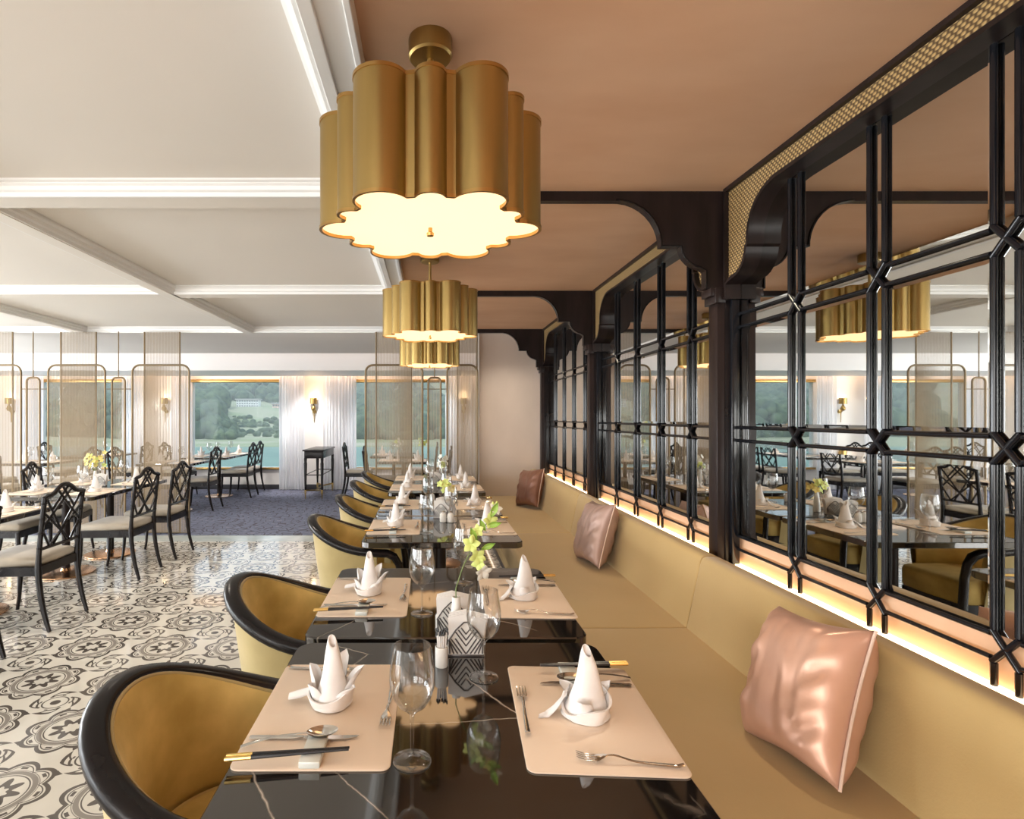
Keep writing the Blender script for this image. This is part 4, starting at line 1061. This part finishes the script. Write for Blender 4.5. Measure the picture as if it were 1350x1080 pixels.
curtain(-2.06, -1.42, 'wide sheer curtain behind the console table', ph=5)
curtain(0.33, 0.62, 'sheer curtain beside the end wall', ph=6)
curtain(0.80, 1.30, 'sheer curtain in the corner behind the end wall', ph=7)
def sconce(x, label):
    if 'sc' in KIDS: t = dup(KIDS['sc'], (x, WY-0.001, 1.70), 0, label)
    else:
        t = empty('wall_sconce', (x, WY-0.001, 1.70), label=label, cat='wall lamp', group='brass wall sconces'); KIDS['sc'] = t
        MB().lathe([(0.066, 0), (0.068, 0), (0.068, 0.115), (0.066, 0.115), (0.062, 0.112), (0.062, 0.003)], 28, (0, -0.10, 0.0), cap=False).build('shade', 'gold', t)
        MB().lathe([(0.001, -0.01), (0.045, -0.008), (0.045, 0.0), (0.03, 0.02), (0.03, 0.09), (0.001, 0.10)], 20, (0, -0.10, 0.02)).build('bulb', 'sconce_glow', t)
        MB().lathe([(0.001, -0.14), (0.025, -0.135), (0.042, -0.11), (0.045, -0.085), (0.034, -0.055), (0.016, -0.02), (0.012, 0.0), (0.062, 0.003)], 24, (0, -0.10, 0)).build('cup', 'gold', t)
        m = MB().tube([(0, -0.10, -0.12), (0, -0.06, -0.16), (0, -0.02, -0.16), (0, -0.005, -0.15)], 0.010, 8); m.tube([(0, -0.045, -0.12), (0, -0.040, -0.36)], [0.011, 0.007], 8); m.build('arm', 'gold', t)
        MB().lathe([(0.04, 0), (0.04, 0.012), (0.001, 0.014)], 20).xf(Matrix.Translation((0, 0, -0.15)) @ Matrix.Rotation(PI/2, 4, 'X')).build('wall_plate', 'gold', t)
    l = bpy.data.lights.new('sconce_light', 'POINT'); l.energy = 1.3; l.color = (1.0, 0.66, 0.34); l.shadow_soft_size = 0.03
    o = bpy.data.objects.new('sconce_light', l); COL.objects.link(o); o.location = (x, WY-0.10, 1.86)
sconce(-2.27, 'brass wall sconce glowing above the console table')
sconce(-5.22, 'brass wall sconce seen through the string screen beside the middle window')
sconce(-8.28, 'brass wall sconce at the far picture edge')
sconce(0.69, 'brass wall sconce beside the end wall')
# console table
t = empty('console_table', (-2.01, 10.29, 0.006), label='tall narrow black console table with brass-tipped legs before the curtains', cat='console table')
MB().box(-0.19, 0.19, -0.58, 0.58, 0.835, 0.862, 0.004).build('tabletop', 'wood', t)
MB().box(-0.165, 0.165, -0.55, 0.55, 0.71, 0.835, 0.004).build('apron', 'wood', t)
for a in (-1, 1):
    for b in (-1, 1):
        lg = MB().tube([(a*0.145, b*0.53, 0.71), (a*0.145, b*0.53, 0.64), (a*0.145, b*0.53, 0.62), (a*0.145, b*0.53, 0.16)], [0.028, 0.024, 0.030, 0.016], 10).build('leg', 'wood', t)
        MB().lathe([(0.017, 0), (0.020, 0.02), (0.020, 0.05), (0.017, 0.06)], 14, (a*0.145, b*0.53, 0.64)).xf(Matrix.Identity(4)).build('brass_collar', 'brass_end', lg)
        MB().lathe([(0.008, 0), (0.013, 0.06), (0.019, 0.10), (0.018, 0.16)], 14, (a*0.145, b*0.53, 0)).build('brass_foot', 'brass_end', lg)
    MB().bar((a*0.145, -0.53, 0.42), (a*0.145, 0.53, 0.42), 0.008, 8).build('side_rail', 'wood', t)
for b in (-1, 1): MB().bar((-0.145, b*0.53, 0.42), (0.145, b*0.53, 0.42), 0.008, 8).build('end_rail', 'wood', t)
m = MB().bar((0, -0.35, 0.13), (0, 0.35, 0.13), 0.016, 8)
for b in (-1, 1):
    for a in (-1, 1): m.bar((0, b*0.35, 0.13), (a*0.145, b*0.53, 0.15), 0.014, 8)
m.build('stretcher', 'gold', t)

# ------------------------------------------------------------------ outside: river, bank, wooded hill, buildings
WL = -6.6
M['water'] = mottled('river_water', (0.10, 0.19, 0.14), (0.15, 0.24, 0.18), 0.05, 0.5, 0, 0.3, 1.5)
M['bank'] = mottled('sandy_bank', (0.40, 0.37, 0.26), (0.22, 0.27, 0.13), 0.03, 0.95, stretch=(1, 4, 1))
M['forest'] = mottled('forest_leaves', (0.015, 0.04, 0.025), (0.12, 0.16, 0.08), 0.35, 0.9)
M['bwall'] = simple('white_render', (0.85, 0.83, 0.80), 0.8); M['bpink'] = simple('pink_render', (0.75, 0.55, 0.46), 0.8)
M['bwin'] = simple('dark_window', (0.15, 0.17, 0.2), 0.3); M['broof'] = simple('grey_roof', (0.45, 0.42, 0.40), 0.8)
o = MB().box(-400, 160, 12.0, 150, WL-1, WL).build('water', 'water', smooth=False); st(o)
def gz(x, y):
    d = y-138+10*math.sin(x*0.03)
    z = WL-0.6+max(0, d)*0.035
    if d > 60: z += (d-60)*0.06
    if d > 230: z += (d-230)*0.17
    return z+noise.noise(Vector((x*0.012, y*0.012, 0)))*min(10, max(0, d-20)*0.08)
rows = [[(x, y, gz(x, y)) for x in range(-620, 241, 20)] for y in [110, 120, 130, 140, 150, 165, 180, 200, 225, 250, 280, 320, 370, 430, 500, 580, 680, 800]]
m = MB(); m.grid(rows); st(m.build('terrain', 'bank'))
rr = random.Random(5); m = MB()
proto = bmesh.new(); bmesh.ops.create_icosphere(proto, subdivisions=2, radius=1)
for v in proto.verts: v.co *= 1+0.28*noise.noise(v.co*2.3)
pv = [v.co.copy() for v in proto.verts]; pf = [[v.index for v in f.verts] for f in proto.faces]; proto.free()
verts = []; faces = []
def blob(x, y, z, r, h):
    b = len(verts); a = rr.uniform(0, 6.28); c, s = math.cos(a), math.sin(a)
    verts.extend([(x+(v.x*c-v.y*s)*r, y+(v.x*s+v.y*c)*r, z+v.z*h) for v in pv]); faces.extend([[b+i for i in f] for f in pf])
for k in range(4200):
    y = 185+rr.random()**1.5*560; x = rr.uniform(-0.86*y-10, 0.25*y)
    if y < 352 and -0.375*y < x < -0.15*y: continue
    r = rr.uniform(2.0, 4.6)*(1+y/900); blob(x, y, gz(x, y)+r*0.6, r, r*rr.uniform(0.8, 1.3))
for k in range(260):
    y = rr.uniform(190, 260); x = rr.uniform(-0.38*y, -0.1*y); r = rr.uniform(0.8, 1.8); blob(x, y, gz(x, y)+r*0.3, r, r*0.8)
for k in range(1100):
    y = rr.uniform(182, 215); x = rr.uniform(-0.75*y, -0.35*y) if k % 3 else rr.uniform(-0.10*y, 0.1*y)
    r = rr.uniform(1.3, 2.9); blob(x, y, gz(x, y)+rr.uniform(0.5, 10.0 if k % 3 else 4.0)*(0.6+0.4*math.sin(x*0.21)), r, r*rr.uniform(0.8, 1.2))
me = bpy.data.meshes.new('forest'); me.from_pydata(verts, [], faces); me.materials.append(M['forest'])
o = bpy.data.objects.new('forest', me); COL.objects.link(o); tag(o, 'dark green woods covering the hill across the river', 'trees', kind='stuff')
for p_ in me.polygons: p_.use_smooth = True
def building(px, py, d, wpx, hpx, mat, label, floors, cols):
    X, Y, Z = W(px, py, d); wv = wpx*d/F; hv = hpx*d/F
    t = empty('building', (X, Y, Z), label=label, cat='building', group='buildings on the hillside')
    MB().box(-wv/2, wv/2, 0, wv*0.4, -8, hv).build('walls', mat, t, smooth=False)
    MB().box(-wv/2-0.6, wv/2+0.6, -0.6, wv*0.4+0.6, hv, hv+0.8).build('roof', 'broof', t, smooth=False)
    for f in range(floors):
        for c in range(cols):
            x = -wv/2+wv*(c+0.5)/cols; z = hv*(f+0.35)/floors
            MB().box(x-wv/cols*0.28, x+wv/cols*0.28, -0.15, 0.1, z, z+hv/floors*0.45).build('window', 'bwin', t, smooth=False)
building(326, 537, 330, 29, 9.5, 'bwall', 'white hotel block with rows of windows on the wooded hill', 3, 9)
building(327, 547, 310, 34, 5, 'bwall', 'low pale shed below the white hotel block', 1, 5)
building(366, 545, 320, 14, 12, 'bpink', 'pink building at the edge of the middle window view', 3, 4)
m, n, l, p = new_mat('river_haze'); n.remove(p); vs_ = n.new('ShaderNodeVolumeScatter'); vs_.inputs['Color'].default_value = (1.0, 0.98, 0.96, 1)
vs_.inputs['Density'].default_value = 0.0010; l.new(vs_.outputs[0], n['Material Output'].inputs['Volume']); M['haze'] = m
o = MB().box(-700, 300, 60, 900, WL-5, 160).build('river_haze', 'haze', smooth=False); tag(o, 'thin pale haze hanging over the river and hills', 'haze', kind='stuff')
for q in list(bpy.data.objects):                # prototypes never placed are removed
    if q.get('label') == 'x':
        for c in list(q.children): bpy.data.objects.remove(c)
        bpy.data.objects.remove(q)
